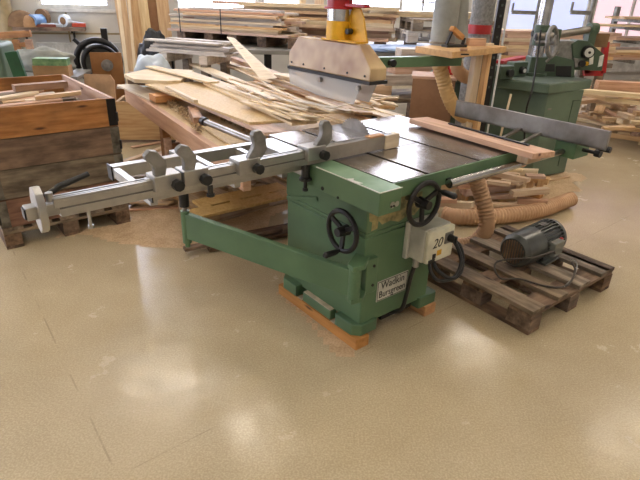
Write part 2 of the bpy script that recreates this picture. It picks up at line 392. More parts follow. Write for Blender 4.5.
# maker's plate
mb = MB(); mb.box(.198, .410, .157, .16, .212, .324); pl = mb.build('nameplate', 'greybox', saw, bevel=.002)
mb = MB()
for a in ((.202, .406, .216, .219), (.202, .406, .317, .320), (.202, .205, .216, .320), (.403, .406, .216, .320)): mb.box(a[0], a[1], .1562, .1571, a[2], a[3])
mb.build('plate_border', 'iron', pl)
XF = lambda u, v, z: Matrix(((1, 0, 0, u), (0, 0, -1, v), (0, 1, 0, z), (0, 0, 0, 1)))
text('Wadkin', .056, 'iron', XF(.304, .1565, .293), 'lettering', pl, sx=.92)
text('Bursgreen', .052, 'iron', XF(.304, .1565, .246), 'lettering', pl, sx=.86)
# switch box
mb = MB(); mb.box(.35, .56, .135, .159, .41, .60); mb.build('switch_backplate', 'greybox', saw, bevel=.004)
mb = MB(); mb.box(.362, .548, .045, .135, .422, .59); sb = mb.build('switch_box', 'greybox', saw, bevel=.006)
mb = MB(); mb.box(.364, .546, .018, .045, .424, .588); mb.build('lid', plain('pale_lid', (226, 222, 198), .4), sb, bevel=.008)
text('20', .068, 'iron', XF(.425, .0175, .52), 'number', sb, shear=.25)
mb = MB(); mb.box(.475, .53, .012, .018, .505, .56); mb.build('knob_plate', 'cast', sb)
mb = MB(); mb.cyl((.503, .012, .532), (.503, -.022, .532), .02, .017); mb.box(.498, .508, -.03, -.02, .513, .551); mb.build('rotary_knob', 'black', sb, bevel=.002)
mb = MB(); mb.box(.43, .462, .0165, .018, .455, .482); mb.build('yellow_sticker', 'yellow', sb)
mb = MB(); mb.box(.375, .415, .012, .018, .43, .445); mb.box(.40, .42, .014, .018, .447, .47); mb.build('warning_tag', 'black', sb)
MB().cyl((.375, .09, .424), (.375, .09, .385), .016).build('cable_gland', 'alu', sb); MB().cyl((.50, .09, .415), (.50, .09, .39), .014).build('cable_gland', 'alu', sb)
mb = MB(); mb.rings(spline([(.37, .09, .39), (.375, .11, .32), (.372, .12, .22), (.36, .13, .13), (.34, .165, .10), (.33, .22, .09)]), .011, 10)
mb.build('power_cable', 'black', saw)
mb = MB(); mb.rings(spline([(.50, .09, .40), (.49, .05, .35), (.56, .0, .30), (.64, .02, .36), (.64, .08, .45), (.60, .14, .50)]), .010, 10)
mb.rings(spline([(.47, .09, .41), (.45, .05, .345), (.50, .02, .295), (.62, .0, .31), (.67, .06, .42), (.60, .16, .49)]), .009, 10); mb.build('looped_cable', 'black', saw)
# swing arm
a0 = Vector((.02, .13, .41)); a1 = Vector((-.325, 1.09, .41)); mb = MB()
s, u = frame(a1-a0)
def sec(p, h0, h1, w): return [p+s*w/2+Vector((0, 0, h0)), p-s*w/2+Vector((0, 0, h0)), p-s*w/2+Vector((0, 0, h1)), p+s*w/2+Vector((0, 0, h1))]
mb.hexa(sec(a0, -.085, .05, .034), sec(a1, -.07, .075, .034)); arm = mb.build('swing_arm', 'green', saw, bevel=.004)
mb = MB(); mb.cyl(a0+Vector((0, 0, -.10)), a0+Vector((0, 0, .06)), .028); mb.build('arm_pivot', 'green', arm)
mb = MB(); mb.cyl(a1+Vector((0, 0, -.10)), a1+Vector((0, 0, .085)), .024); mb.cyl(a1+Vector((0, 0, -.125)), a1+Vector((0, 0, -.10)), .014); mb.build('arm_end_boss', 'green', arm)
for z in (.31, .475): mb = MB(); mb.hexa([Vector(p) for p in ((-.012, .11, z-.012), (.05, .10, z-.012), (.13, .155, z-.012), (.10, .22, z-.012), (.0, .16, z-.012))], [Vector(p) for p in ((-.012, .11, z+.012), (.05, .10, z+.012), (.13, .155, z+.012), (.10, .22, z+.012), (.0, .16, z+.012))]); mb.build('hinge_lug', 'green', saw, bevel=.004)
mb = MB(); mb.box(.095, .165, .135, .16, .30, .48); mb.build('hinge_plate', 'green', saw, bevel=.004)
[MB().cyl((.14, .135, z), (.14, .131, z), .007, n=10).build('hinge_bolt', 'iron', saw) for z in (.34, .44)]
mb = MB(); mb.cyl(a1+Vector((0, 0, .085)), Vector((a1.x, a1.y, .80)), .011); mb.build('support_pin', 'steel', arm)
mb = MB(); mb.cyl(a1+Vector((0, 0, .11)), a1+Vector((0, 0, .19)), .026, n=12); mb.build('pin_collar', 'black', arm)
# carriage and outrigger frame
mb = MB(); mb.box(-.0, .122, .50, .93, .79, .858); mb.box(.02, .1, .46, .5, .80, .85); mb.build('sliding_carriage', 'alu', saw, bevel=.002)
mb = MB(); mb.box(-.72, 0, .90, .945, .795, .85); mb.box(-.72, 0, .46, .49, .835, .86)
for a in (-.72, -.36, -.12): mb.box(a, a+.03, .49, .90, .805, .845)
mb.box(-.37, -.28, .945, 1.12, .80, .82)
mb.build('outrigger_frame', 'alu', saw, bevel=.002)
mb = MB(); mb.box(-.725, -.72, .895, .95, .79, .855); mb.box(-.725, -.72, .455, .495, .83, .863); mb.build('end_cap', 'black', saw)
# round slide bar
mb = MB(); mb.cyl((.09, .93, .812), (.085, 1.62, .812), .018); bar = mb.build('slide_bar', 'steel', saw)
mb = MB(); mb.cyl((.085, 1.61, .812), (.0848, 1.65, .812), .026); mb.build('bar_stop', 'black', bar)
# crosscut fence
a = math.radians(1.2); XR = Matrix.Translation((-1.045, .408, 0)) @ Matrix.Rotation(a, 4, 'Z')
mb = MB(); Lf = 1.56
mb.box(0, Lf, 0, .045, .866, .893, XR); mb.box(0, Lf, .004, .041, .893, .899, XR); mb.box(-.015, Lf, .0, .045, .899, .922, XR)
for q in (0.0, .014, .034): mb.box(-.015, Lf, q, q+.009, .922, .931, XR)
fen = mb.build('crosscut_fence', 'alu', saw, bevel=.0012)
mb = MB(); mb.box(-.01, Lf-.002, .009, .014, .9221, .9232, XR); mb.box(-.01, Lf-.002, .023, .034, .9221, .9232, XR); mb.box(0, Lf-.002, .0005, .004, .893, .899, XR); mb.build('groove', plain('groove_grey', (120, 118, 114), .5, .4), fen)
mb = MB(); mb.box(Lf-.06, Lf+.035, -.012, .0, .863, .931, XR); mb.box(Lf, Lf+.035, 0, .03, .863, .931, XR); mb.build('wooden_facing', 'pale', fen, bevel=.001)
mb = MB(); mb.box(1.02, Lf-.06, -.004, .0, .866, .929, XR); mb.build('fence_facing', plain('dull_facing', (168, 160, 150), .55, .3), fen)
mb = MB(); mb.prism([(-.035, .84), (-.01, .822), (.02, .83), (.05, .87), (.052, .93), (.03, .968), (-.005, .978), (-.035, .96), (-.048, .93), (-.048, .87)], -.066, -.042, XR @ Matrix(((0, 0, 1, 0), (1, 0, 0, .022), (0, 1, 0, 0), (0, 0, 0, 1)))); mb.build('end_plate', 'alu', fen, bevel=.003)
mb = MB(); mb.box(-.05, .03, .005, .04, .875, .915, XR); mb.box(-.098, -.06, .0, .045, .875, .918, XR); mb.build('end_bracket', 'alu', fen, bevel=.003)
mb = MB(); mb.box(-.103, -.098, .005, .04, .88, .913, XR); mb.build('end_bracket_cap', 'black', fen)
mb = MB(); mb.rings([XR @ Vector(p) for p in ((-.03, .03, .935), (.02, .045, .955), (.12, .06, .975))], [.009, .011, .009]); mb.build('clamp_lever', 'black', fen)
MB().cyl(XR @ Vector((-.02, .02, .92)), XR @ Vector((-.02, .02, .95)), .012).build('adjusting_screw', 'alu', fen); mb = MB(); mb.cyl(XR @ Vector((.09, .02, .866)), XR @ Vector((.09, .02, .80)), .006); mb.cyl(XR @ Vector((.09, .02, .81)), XR @ Vector((.09, .02, .798)), .010); mb.build('adjusting_screw', 'alu', fen)
def stop(x, lean):
    mb = MB(); X = XR @ Matrix.Translation((x, 0, 0))
    mb.box(-.050, .052, -.024, .054, .888, .948, X); mb.box(-.068, -.050, .006, .04, .90, .935, X)
    st = mb.build('flip_stop', 'alu', saw, bevel=.004)
    fn = MB(); Y = X @ Matrix.Translation((-.02 if lean < 0 else .015, .0, .925)) @ Matrix.Rotation(lean, 4, 'Y')
    poly = [(-.012, -.03), (.012, -.03), (.020, .01), (.036, .045), (.040, .068), (.030, .085), (.018, .108), (-.008, .122), (-.030, .110), (-.031, .094), (-.014, .070), (-.012, .05), (-.018, .02)]
    poly = [(x*1.0, z*1.0) for x, z in poly] if lean < 0 else [(x*1.25, z*1.12) for x, z in poly]; fn.prism(poly, -.014, .014, Y @ Matrix(((1, 0, 0, 0), (0, 0, -1, 0), (0, 1, 0, 0), (0, 0, 0, 1)))); fn.build('finger', 'cast', st, bevel=.005)
    kb = MB(); kb.cyl(X @ Vector((.03, -.024, .908)), X @ Vector((.03, -.054, .908)), .022, n=8); kb.build('knob', 'black', st, bevel=.003)
def upos(px, py):   # where along the fence a pixel lies (the fence's vertical face)
    r = ray(px, py); q = -Vector((O.x, O.y, 0)); t = (.41-q.dot(V3))/(Vector((r.x, r.y, 0)).dot(V3)); P_ = q+Vector((r.x, r.y, 0))*t
    return P_.dot(U3)+1.045
for px, ln in ((166, -.20), (195, -.12), (249, .42), (316, .50)): stop(upos(px, 180), ln)
for (uu, vv, z0, z1, r_) in ((-.50, .43, .83, .864, .011), (-.02, .45, .80, .864, .020), (-.02, .45, .75, .80, .009)):
    mb = MB(); mb.cyl((uu, vv, z0), (uu, vv, z1), r_, n=10); mb.cyl((uu, vv, z0-.012), (uu, vv, z0), r_*1.5, n=10); mb.build('clamp_knob', 'black', saw, bevel=.002)
# rip fence and its rail
mb = MB(); mb.cyl((.45, .02, .805), (.99, .02, .805), .020); rl = mb.build('rip_rail', 'chrome', saw)
mb = MB(); mb.cyl((.99, .02, .805), (1.62, .02, .805), .015); mb.build('rail_extension', 'steel', rl)
mb = MB(); mb.box(.46, .49, .03, .048, .79, .82); mb.build('rail_bracket', 'iron', rl)
mb = MB(); mb.box(1.395, 1.415, -.21, .75, .866, .966); mb.box(1.395, 1.45, -.21, .75, .866, .876); rf = mb.build('rip_fence', 'steel', saw, bevel=.002)
mb = MB(); mb.box(1.42, 1.58, -.05, .07, .775, .864); mb.build('fence_bracket', 'green', rf, bevel=.005)
mb = MB(); mb.cyl((1.50, -.05, .82), (1.50, -.13, .82), .010); mb.cyl((1.50, -.12, .82), (1.50, -.15, .82), .022, n=8); mb.build('locking_knob', 'black', rf); MB().cyl((1.42, -.17, .87), (1.42, -.225, .87), .016, n=8).build('locking_knob', 'black', rf)
for v in (.16, .28): mb = MB(); mb.beam((1.14, v, .83), (1.395, v, .88), .02, .012); mb.build('fence_arm', 'steel', rf)
# what stands on or under the saw
def bb(name, u0, v0, u1, v1, w, t, z, mat, label, cat, z1=None, **k):
    return board(name, uv(u0, v0, z+t/2), uv(u1, v1, (z if z1 is None else z1)+t/2), w, t, mat, label, cat, **k)
for u_, lab in ((.105, 'long orange timber runner under the left feet of the green saw'), (.60, 'orange timber runner under the right feet of the green saw')):
    bb('wooden_runner', u_, .135, u_, .79, .085, .06, 0, 'endwood', lab, 'timber', bevel=.003)
bb('plank', 1.03, .74, .985, -.12, .135, .028, .872, 'pink', 'pinkish plank lying over the right side of the saw table', 'plank', z1=.868, skew=.03)
bb('steel_strip', 1.05, .52, 1.02, .0, .018, .006, .9015, 'iron', 'thin dark steel strip lying on the pinkish plank', 'metal strip', z1=.8995, bevel=0)
bb('wood_block', .95, -.02, 1.07, -.02, .06, .036, .829, 'pine', 'small pine block between the plank end and the rip rail', 'wood block')
bb('wood_offcut', .345, .445, .44, .448, .04, .008, .932, 'endwood', 'small orange offcut resting on top of the crosscut fence', 'offcut')
# ================================================================ overhead guard, boom, ducts
gd = empty('blade_guard', uv(.66, 1.06, 1.13), TH, 'amber sawdust-filled crown guard with yellow bracket and red collar above the saw', 'blade guard')
def G(p): return Vector(p)-Vector((.66, 1.06, 1.13))
mb = MB()
sil = [(.72, 1.135), (.72, 1.20), (.84, 1.31), (1.39, 1.31), (1.455, 1.215), (1.455, 1.135)]
wd = [.062, .062, .036, .036, .062, .062]
L0 = [G((.66-w, v, z)) for (v, z), w in zip(sil, wd)]; L1 = [G((.66+w, v, z)) for (v, z), w in zip(sil, wd)]
mb.hexa(L0, L1); hood = mb.build('hood', 'hood', gd, bevel=.008)
mb = MB(); mb.box(-.068, .068, -.345, .40, -.012, .006); mb.build('hood_rim', 'black', gd, bevel=.002)
for s_ in (-1, 1):
    mb = MB(); X_ = Matrix(((0, 0, 1, s_*.058), (1, 0, 0, 0), (0, 1, 0, 0), (0, 0, 0, 1)))
    mb.prism([(-.28, -.012), (.40, -.012), (.38, -.10), (.1, -.13), (-.22, -.13)], -.002, .002, X_); mb.build('side_skirt', 'skirt', gd)
for y in (-.27, .06): mb = MB(); mb.cyl((-.064, y, -.035), (-.085, y, -.035), .014, n=8); mb.build('wing_nut', 'steel', gd)
[MB().cyl(G((.66-.062, v, 1.16)), G((.66-.066, v, 1.16)), .006, n=8).build('screw', 'iron', gd) for v in (.76, .9, 1.1, 1.3, 1.42)]
mb = MB(); mb.box(-.045, .045, -.20, .10, .181, .190); mb.cyl((0, -.0, .190), (0, -.0, .285), .070, n=28); gb = mb.build('yellow_bracket', 'yellow', gd, bevel=.001)
mb = MB(); mb.prism([(-.21, .190), (-.05, .190), (-.05, .28), (-.085, .37), (-.13, .37), (-.17, .31)], .02, .032, Matrix(((0, 0, 1, 0), (1, 0, 0, 0), (0, 1, 0, 0), (0, 0, 0, 1)))); mb.build('yellow_web', 'yellow', gd, bevel=.001)
mb = MB(); mb.cyl((.015, -.09, .235), (-.02, -.09, .235), .016, n=10); mb.build('knob', 'black', gd, bevel=.002)
mb = MB(); mb.cyl((0, 0, .285), (0, 0, .345), .066, n=28); mb.build('outlet_pipe', 'chrome', gd)
mb = MB(); mb.cyl((0, 0, .345), (0, 0, .355), .085, n=28); mb.cyl((0, 0, .355), (0, 0, .395), .070, n=28); mb.cyl((0, 0, .395), (0, 0, .405), .085, n=28); mb.build('red_collar', 'red', gd)
mb = MB(); mb.beam((0, -.05, .365), (.02, -.20, .365), .045, .018); mb.build('red_lever', 'red', gd, bevel=.004)
mb = MB(); mb.rings(spline([(.0, -.03, .39), (.03, -.10, .41), (.03, -.15, .40), (.02, -.17, .45)]), .011, 10); mb.build('bracket_cable', 'white', gd)
mb = MB(); mb.rings([(0, 0, .405+.035*i) for i in range(86)], [.062+.005*(i % 2) for i in range(86)], 20, cap=False); mb.build('suction_hose', 'duct', gd)
# boom
B0 = uv(.72, 1.10, 1.15); Q0 = W(388, 62, 1.15); Q1 = W(482, 60, 1.15); bd = (Q1-Q0).normalized(); B0 = Q0-bd*.30
Bm = Q0+bd*.58
mb = MB(); mb.beam(B0, Bm, .06, .066); boom = mb.build('guard_boom', 'green', bevel=.004); tag(boom, 'green horizontal boom carrying the amber guard to the wooden post', 'support arm')
mb = MB(); p = Q0-bd*.0; n_ = Vector((bd.y, -bd.x, 0)); mb.cyl(p+n_*.035, p+n_*.075, .024, n=10); mb.build('boom_knob', 'black', boom)
mb = MB(); e = uv(.66, 1.06, 1.40); mb.beam(B0+bd*.03+Vector((0, 0, .033)), B0+bd*.03+Vector((0, 0, .24)), .04, .04); mb.beam(B0+bd*.03+Vector((0, 0, .22)), Vector((e.x+.06, e.y+.10, 1.37)), .04, .03); mb.build('boom_bracket', 'green', boom)
# wooden shelf board on the boom
def quad_prism(name, pts, z0, z1, mat, **k):
    c_ = sum((Vector((p.x, p.y, 0)) for p in pts), Vector())/len(pts); c_.z = (z0+z1)/2
    mb = MB(); mb.hexa([Vector((p.x, p.y, z0)) for p in pts], [Vector((p.x, p.y, z1)) for p in pts]); return mb.build(name, mat, loc=c_, smooth=False, **k)
P1, P2, P3 = W(415, 51, 1.2), W(452, 57, 1.2), W(506, 51, 1.2); P4 = P1+(P3-P2)
sh = tag(quad_prism('wooden_shelf', [P1, P2, P3, P4], 1.190, 1.232, 'shelfwood', bevel=.002), 'orange wooden board lying on the green boom with small tools on it', 'shelf board')
zs = 1.2325
a = W(477, 60, 1.15); 
post = board('wooden_post', (a.x+.04, a.y+.16, 0), (a.x+.04, a.y+.16, 1.188), .07, .05, 'pale', 'pale wooden post under the orange board, behind the saw', 'wooden post', up=Vector((.5, -.8, 0)))
post2 = board('wooden_post', (a.x+.112, a.y+.14, 0), (a.x+.112, a.y+.14, 1.19), .035, .05, 'pine', 'narrow tan wooden post right of the pale post under the orange board', 'wooden post', up=Vector((.5, -.8, 0)))
# things on the shelf
def onS(px, py): return W(px, py, zs)
c_ = onS(454, 47); hp = empty('hand_clamp', c_, .5, 'black hand tool with tilted wooden grip on the orange shelf board', 'hand tool')
mb = MB(); mb.box(-.09, .09, -.035, .035, 0, .016); mb.build('base', 'black', hp, bevel=.004)
mb = MB(); mb.beam((-.075, 0, .014), (-.035, 0, .105), .02, .012); mb.beam((.075, 0, .014), (.085, 0, .06), .02, .012); mb.build('arm', 'black', hp)
mb = MB(); mb.beam((-.045, 0, .125), (.065, 0, .06), .045, .035); mb.build('grip', 'endwood', hp, bevel=.006)
p = onS(476, 46); board('wood_block', p+Vector((-.065, 0, .026)), p+Vector((.065, .03, .026)), .055, .052, 'pink', 'small pinkish wood block on the orange shelf board', 'wood block')
p = onS(489, 46); board('wood_block', p+Vector((-.03, 0, .01)), p+Vector((.03, .01, .01)), .04, .02, 'pale', 'tiny flat wood block at the right end of the shelf board', 'wood block')
p = onS(463, 51); board('wood_block', p+Vector((-.02, 0, .008)), p+Vector((.025, .0, .008)), .03, .016, 'orange', 'little orange block beside the black hand tool', 'wood block')
p = onS(465, 55.5); board('pencil_stub', p+Vector((-.02, .02, .004)), p+Vector((.03, .03, .004)), .012, .008, 'iron', 'dark flat scrap near the front edge of the shelf board', 'scrap')
# grey ducts standing on the shelf
def duct(name, px, r0, r1, label, z0, z1, lean, mat='duct', ribs=False, Yadd=0.0):
    c_ = onS(px, 45) + Vector((0, Yadd, 0)); mb = MB(); pts = [Vector((0, 0, z0))+Vector((lean*(i/12), 0, (z1-z0)*i/12)) for i in range(13)]
    mb.rings(pts, [r0+(r1-r0)*i/12 for i in range(13)], 24); o = mb.build(name, mat); o.location = (c_.x, c_.y, 0); tag(o, label, 'duct', None); return o, c_
d1, c1 = duct('extraction_duct', 442, .090, .085, 'light grey round extraction duct, left of two rising from the shelf board', zs, 4.9, .02)
mb = MB(); mb.torus((0, 0, zs+.02), (0, 0, 1), .088, .008); mb.build('flange', 'steel', d1)
d2, c2 = duct('extraction_duct', 459, .085, .03, 'grey tapering extraction duct, right of two rising from the shelf board', zs+.002, 2.2, -.06, Yadd=.10)
mb = MB(); mb.cyl((-.03, -.03, 1.14), (-.03, -.03, 1.192), .055); col = mb.build('duct_collar', 'steel', d1)
def hose(name, pts, r, mat, label, ribs=3.0, group=None):
    sp = spline(pts, 40 if ribs else 10); mb = MB(); k = len(sp)
    L_ = sum((sp[i+1]-sp[i]).length for i in range(k-1)); n = int(L_/.013); out = []; acc = 0; i = 0
    seg = [0]
    for j in range(k-1): seg.append(seg[-1]+(sp[j+1]-sp[j]).length)
    for q in range(n+1):
        s_ = L_*q/n
        while i < k-2 and seg[i+1] < s_: i += 1
        out.append(sp[i].lerp(sp[i+1], min(1, (s_-seg[i])/max(1e-6, seg[i+1]-seg[i]))))
    mb.rings(out, [r*(1.0 if q % 2 else .92) for q in range(len(out))], 20, cap=False)
    c_ = out[0]; o = mb.build(name, mat, loc=c_); tag(o, label, 'hose'); return o
hc = Vector((c1.x-.03, c1.y-.03, 0))
hose('flexible_hose', [hc+Vector((0, 0, 1.15)), WY(443, 78, hc.y), WY(448, 95, hc.y), WY(456, 110, hc.y+.02), WY(470, 118, hc.y+.1), WY(488, 112, hc.y+.3)], .055, 'hose_light', 'yellowish ribbed hose hanging from the collar under the shelf board')
hose('flexible_hose', [WY(455, 58, 4.55), WY(458, 70, 4.55), WY(466, 77, 4.6), WY(478, 76, 4.75), WY(490, 74, 5.0)], .055, 'hose', 'short orange ribbed hose curving behind the pale wooden post')
hose('flexible_hose', [W(430, 246, .10), W(455, 246, .07), W(474, 243, .08), WY(486, 229, 3.12), WY(486, 212, 3.16), WY(480, 190, 3.2), WY(475, 176, 3.2), WY(472, 160, 3.15)], .054, 'hose', 'tan ribbed hose rising from the floor to the underside of the saw table')
hose('flexible_hose', [W(443, 214, .065), W(460, 217, .065), W(500, 216, .065), W(535, 211, .065), W(560, 203, .065), W(571, 199, .072)], .062, 'hose', 'tan ribbed hose lying on the floor between offcuts and pallet')
# speckled duct with red band, and dark slotted channel
p = atp = WY(477, 45, 4.75)
mb = MB(); mb.cyl((p.x, p.y, 0), (p.x+.02, p.y, 4.95), .092, n=28); o = mb.build('speckled_duct', 'felt', loc=(p.x, p.y, 0)); tag(o, 'dark speckled round duct with red band behind the shelf board', 'duct')
q = WY(477, 29, 4.75); mb = MB(); mb.cyl((0, 0, q.z-.035), (0, 0, q.z+.035), .097, n=28); mb.build('red_band', 'red', o)
p = WY(494, 50, 4.35); o = MB().beam((p.x, p.y, 0), (p.x, p.y, 4.95), .055, .035, Vector((0, 1, 0))).build('slotted_channel', 'iron', loc=(p.x, p.y, 0)); tag(o, 'dark slotted steel channel post right of the speckled duct', 'post')
mb = MB(); [mb.box(-.008, .008, -.0285, -.0275, .9+.075*i, .918+.075*i) for i in range(26)]; mb.build('slot', 'motor', o)
p = WY(503, 40, 4.5); o = MB().cyl((p.x, p.y, 0), (p.x, p.y, 4.95), .008, n=10).build('thin_pipe', 'white', loc=(p.x, p.y, 0)); tag(o, 'thin white pipe beside the dark slotted channel post', 'pipe')
# ================================================================ tall MDF box and green moulder
p = W(412, 118, .25); bx = WY(431, 100, 5.05)
o = empty('storage_box', (bx.x, bx.y, 0), -.16, 'tall brown fibreboard box standing behind the saw table', 'box')
mb = MB(); mb.box(-.19, .19, -.17, .17, 0, .875); mb.build('carcass', 'mdf', o, bevel=.002)
mb = MB(); mb.box(-.20, .20, -.18, .18, .876, .90); mb.build('top_board', 'pink', o, bevel=.002)
c_ = WY(430, 74, 5.05); rb = board('crate_red', (bx.x+.02, bx.y+.02, .95), (bx.x+.18, bx.y+.06, .95), .14, .095, 'red', 'dark red box on top of the tall brown fibreboard box', 'box')
rb.name = 'red_box'
# spindle moulder
ma = math.radians(33); mo = Vector((1.96, 4.73, 0))
sm = empty('spindle_moulder', mo, ma, 'green spindle moulder cabinet with power feeder standing behind the rip fence', 'machine')
def ml(x, y, z=0): q = Vector((x, y, 0))-mo; return Vector((q.x*math.cos(ma)+q.y*math.sin(ma), -q.x*math.sin(ma)+q.y*math.cos(ma), z))
d145 = Vector((math.cos(math.radians(143)), math.sin(math.radians(143)), 0)); d127 = Vector((math.cos(math.radians(125)), math.sin(math.radians(125)), 0))
cA, cB = Vector((1.975, 4.745, 0)), Vector((2.40, 4.99, 0)); cC = cB+d127*.95; cD = cA+d145*1.0
def mpoly(pts, z0, z1): return MB().hexa([ml(p.x, p.y, z0) for p in pts], [ml(p.x, p.y, z1) for p in pts])
mpoly([cA, cB, cC, cD], .02, .815).build('cabinet', 'green2', sm, bevel=.006)
sA, sB = Vector((1.94, 4.67, 0)), Vector((2.49, 5.07, 0)); sC = sB+d127*1.15; sD = sA+d145*1.15
mpoly([sA, sB, sC, sD], .815, .893).build('table', 'green2', sm, bevel=.008)
cen_ = (sA+sB+sC+sD)/4; mpoly([p+(cen_-p)*.02 for p in (sA, sB, sC, sD)], .8935, .90).build('table_surface', plain('moulder_top', (140, 156, 146), .35, .4), sm)
seam = plain('seam_green', (62, 84, 62), .5); fd = (cB-cA).normalized(); fn_ = Vector((fd.y, -fd.x, 0))*.004
def strip(a, b_, z0, z1):
    p, q = cA+fd*a+fn_, cA+fd*b_+fn_; return MB().hexa([ml(p.x, p.y, z0), ml(q.x, q.y, z0), ml(q.x-fn_.x, q.y-fn_.y, z0), ml(p.x-fn_.x, p.y-fn_.y, z0)], [ml(p.x, p.y, z1), ml(q.x, q.y, z1), ml(q.x-fn_.x, q.y-fn_.y, z1), ml(p.x-fn_.x, p.y-fn_.y, z1)])
strip(.36, .367, .1, .72).build('door_seam', seam, sm); strip(.36, .46, .72, .727).build('door_seam', seam, sm)
strip(.03, .08, .66, .675).build('latch', 'steel', sm)
sc_ = (0.842)
def SM(px, py, z):   # local place on the moulder at height z
    q = W(px, py, z)-mo; c__, s__ = math.cos(ma), math.sin(ma); return Vector((q.x*c__+q.y*s__, -q.x*s__+q.y*c__, z))
# the power feeder on the moulder table is its own machine
fp = W(533, 75, .90); pf = empty('power_feeder', fp, 0, 'green power feeder with grey handwheel and round white dial on the moulder table', 'power feeder')
S = 5.25/521
def FP(px, py, dy=0):   # feeder-local coordinates, in the feeder's own upright plane
    q = WY(px, py, fp.y+dy); return q-fp
mb = MB(); mb.cyl((0, 0, 0), (0, 0, .03), .12, n=24); mb.box(-.075, .075, -.075, .075, .03, .17); mb.build('column_base', 'green3', pf, bevel=.006)
mb = MB(); mb.cyl((0, 0, .17), (0, 0, 1.1), .056, n=24); mb.build('column', 'chrome', pf)
A_ = FP(536, 35, -.0); mb = MB(); mb.cyl((0, 0, A_.z-.09), (0, 0, A_.z+.09), .066, n=20); mb.box(-.03, .16, -.07, .07, A_.z-.06, A_.z+.06); mb.build('clamp_head', 'green3', pf, bevel=.008)
B_ = FP(592, 29, .05)
mb = MB(); mb.cyl((-.08, -.09, A_.z-.01), (.08, -.07, A_.z), .036); mb.cyl((.1, -.02, A_.z), B_, .034); mb.build('cross_arm', 'steel', pf)
mb = MB(); mb.cyl((-.082, -.0905, A_.z-.01), (-.081, -.0905, A_.z-.01), .028); mb.build('arm_bore', 'dark', pf)
Hc = FP(552, 42, -.26); ax = Vector((.75, -.62, .12)).normalized(); mb = MB(); mb.torus(Hc, ax, .125, .018, 36, 10)
hw = mb.build('handwheel', 'cast', pf); s, u = frame(ax)
mb = MB(); mb.cyl(Hc-ax*.03, Hc+ax*.03, .03)
for k in range(3): a = k*2*PI/3+.4; mb.beam(Hc, Hc+(s*math.cos(a)+u*math.sin(a))*.12, .024, .012, ax)
mb.build('spoke', 'cast', hw); mb = MB(); mb.cyl(Hc-ax*.14, Hc-ax*.02, .018); mb.build('screw_shaft', 'steel', pf)
mb = MB(); mb.cyl(B_+Vector((-.03, 0, 0)), B_+Vector((.05, .02, 0)), .055); mb.box(B_.x-.03, B_.x+.04, B_.y-.04, B_.y+.06, B_.z-.16, B_.z+.02); mb.build('arm_head', 'green3', pf, bevel=.006)
# feeder body: octagonal casing
def poly_px(pts, y0, y1, name, mat, par, bevel=.006):
    a = [WY(x, y, fp.y+y0)-fp for x, y in pts]; b_ = [Vector((p.x, y1, p.z)) for p in a]
    a = [Vector((p.x, y0, p.z)) for p in a]
    return MB().hexa(a, b_).build(name, mat, par, bevel=bevel)
poly_px([(572, 44), (578, 40), (588, 41), (605, 55), (602, 71), (574, 70)], .0, .16, 'gearbox', 'green3', pf)
poly_px([(557, 41), (575, 41), (575, 62), (557, 60)], .02, .2, 'motor_housing', 'cast', pf)
poly_px([(540, 57), (557, 56), (574, 60), (575, 79), (538, 78)], -.05, .2, 'roller_guard', 'green3', pf)
poly_px([(541, 64), (555, 64), (555, 72), (541, 71)], -.06, -.05, 'roller', 'black', pf); poly_px([(556, 66), (572, 66), (571, 78), (556, 76)], -.06, -.05, 'roller', 'iron', pf)
poly_px([(574, 58), (584, 60), (581, 66), (575, 68)], -.03, .0, 'switch_plate', 'cast', pf)
p = FP(587, 52, 0); mb = MB(); mb.cyl((p.x, -.045, p.z), (p.x, 0, p.z), .055, .06, n=24); mb.build('dial_boss', 'black', pf)
mb = MB(); mb.cyl((p.x, -.052, p.z), (p.x, -.045, p.z), .042, n=24); dl = mb.build('dial', 'white', pf); mb = MB(); mb.cyl((p.x, -.06, p.z), (p.x, -.052, p.z), .012); mb.build('dial_screw', 'iron', dl)
poly_px([(590, 54), (594, 53), (593, 64), (589, 65)], -.008, 0, 'label_plate', 'white', pf, 0); poly_px([(600, 56), (604, 55), (602, 66), (598, 67)], -.008, 0, 'label_plate', 'white', pf, 0)
p = FP(580, 63, 0); mb = MB(); mb.cyl((p.x, -.06, p.z), (p.x, -.03, p.z), .03); mb.build('switch_knob', 'black', pf); mb = MB(); mb.cyl((p.x+.05, -.04, p.z), (p.x+.05, -.0, p.z), .018); mb.build('yellow_button', 'yellow', pf)
mb = MB(); q = FP(546, 62, -.08); mb.cyl(q, q+Vector((.09, -.02, .10)), .012); mb.build('lever', 'steel', pf)
# small green clamp bodies on the left of the moulder table
for px, py, sc, lab in ((516, 76, 1, 'green fence casting with a white knob on the moulder table, nearest the feeder column'), (503, 79, .9, 'plain green fence casting at the left end of the moulder table')):
    q = W(px, py, .90); e = empty('fence_casting', q, .5, lab, 'machine fence')
    MB().box(-.10*sc, .08*sc, -.05, .05, 0, .13*sc).build('casting', 'green3', e, bevel=.01)
    k = MB().cyl((-.0, -.05, .06), (0, -.09, .06), .032, n=16).build('clamp_knob', 'black', e)
    if sc == 1: MB().cyl((0, -.095, .06), (0, -.09, .06), .018).build('knob_cap', 'white', k)
o = board('red_strip', W(499, 62, .92), W(524, 57, .92), .10, .03, 'red', 'red bar lying behind the green fence castings', 'bar'); o.name = 'red_bar'
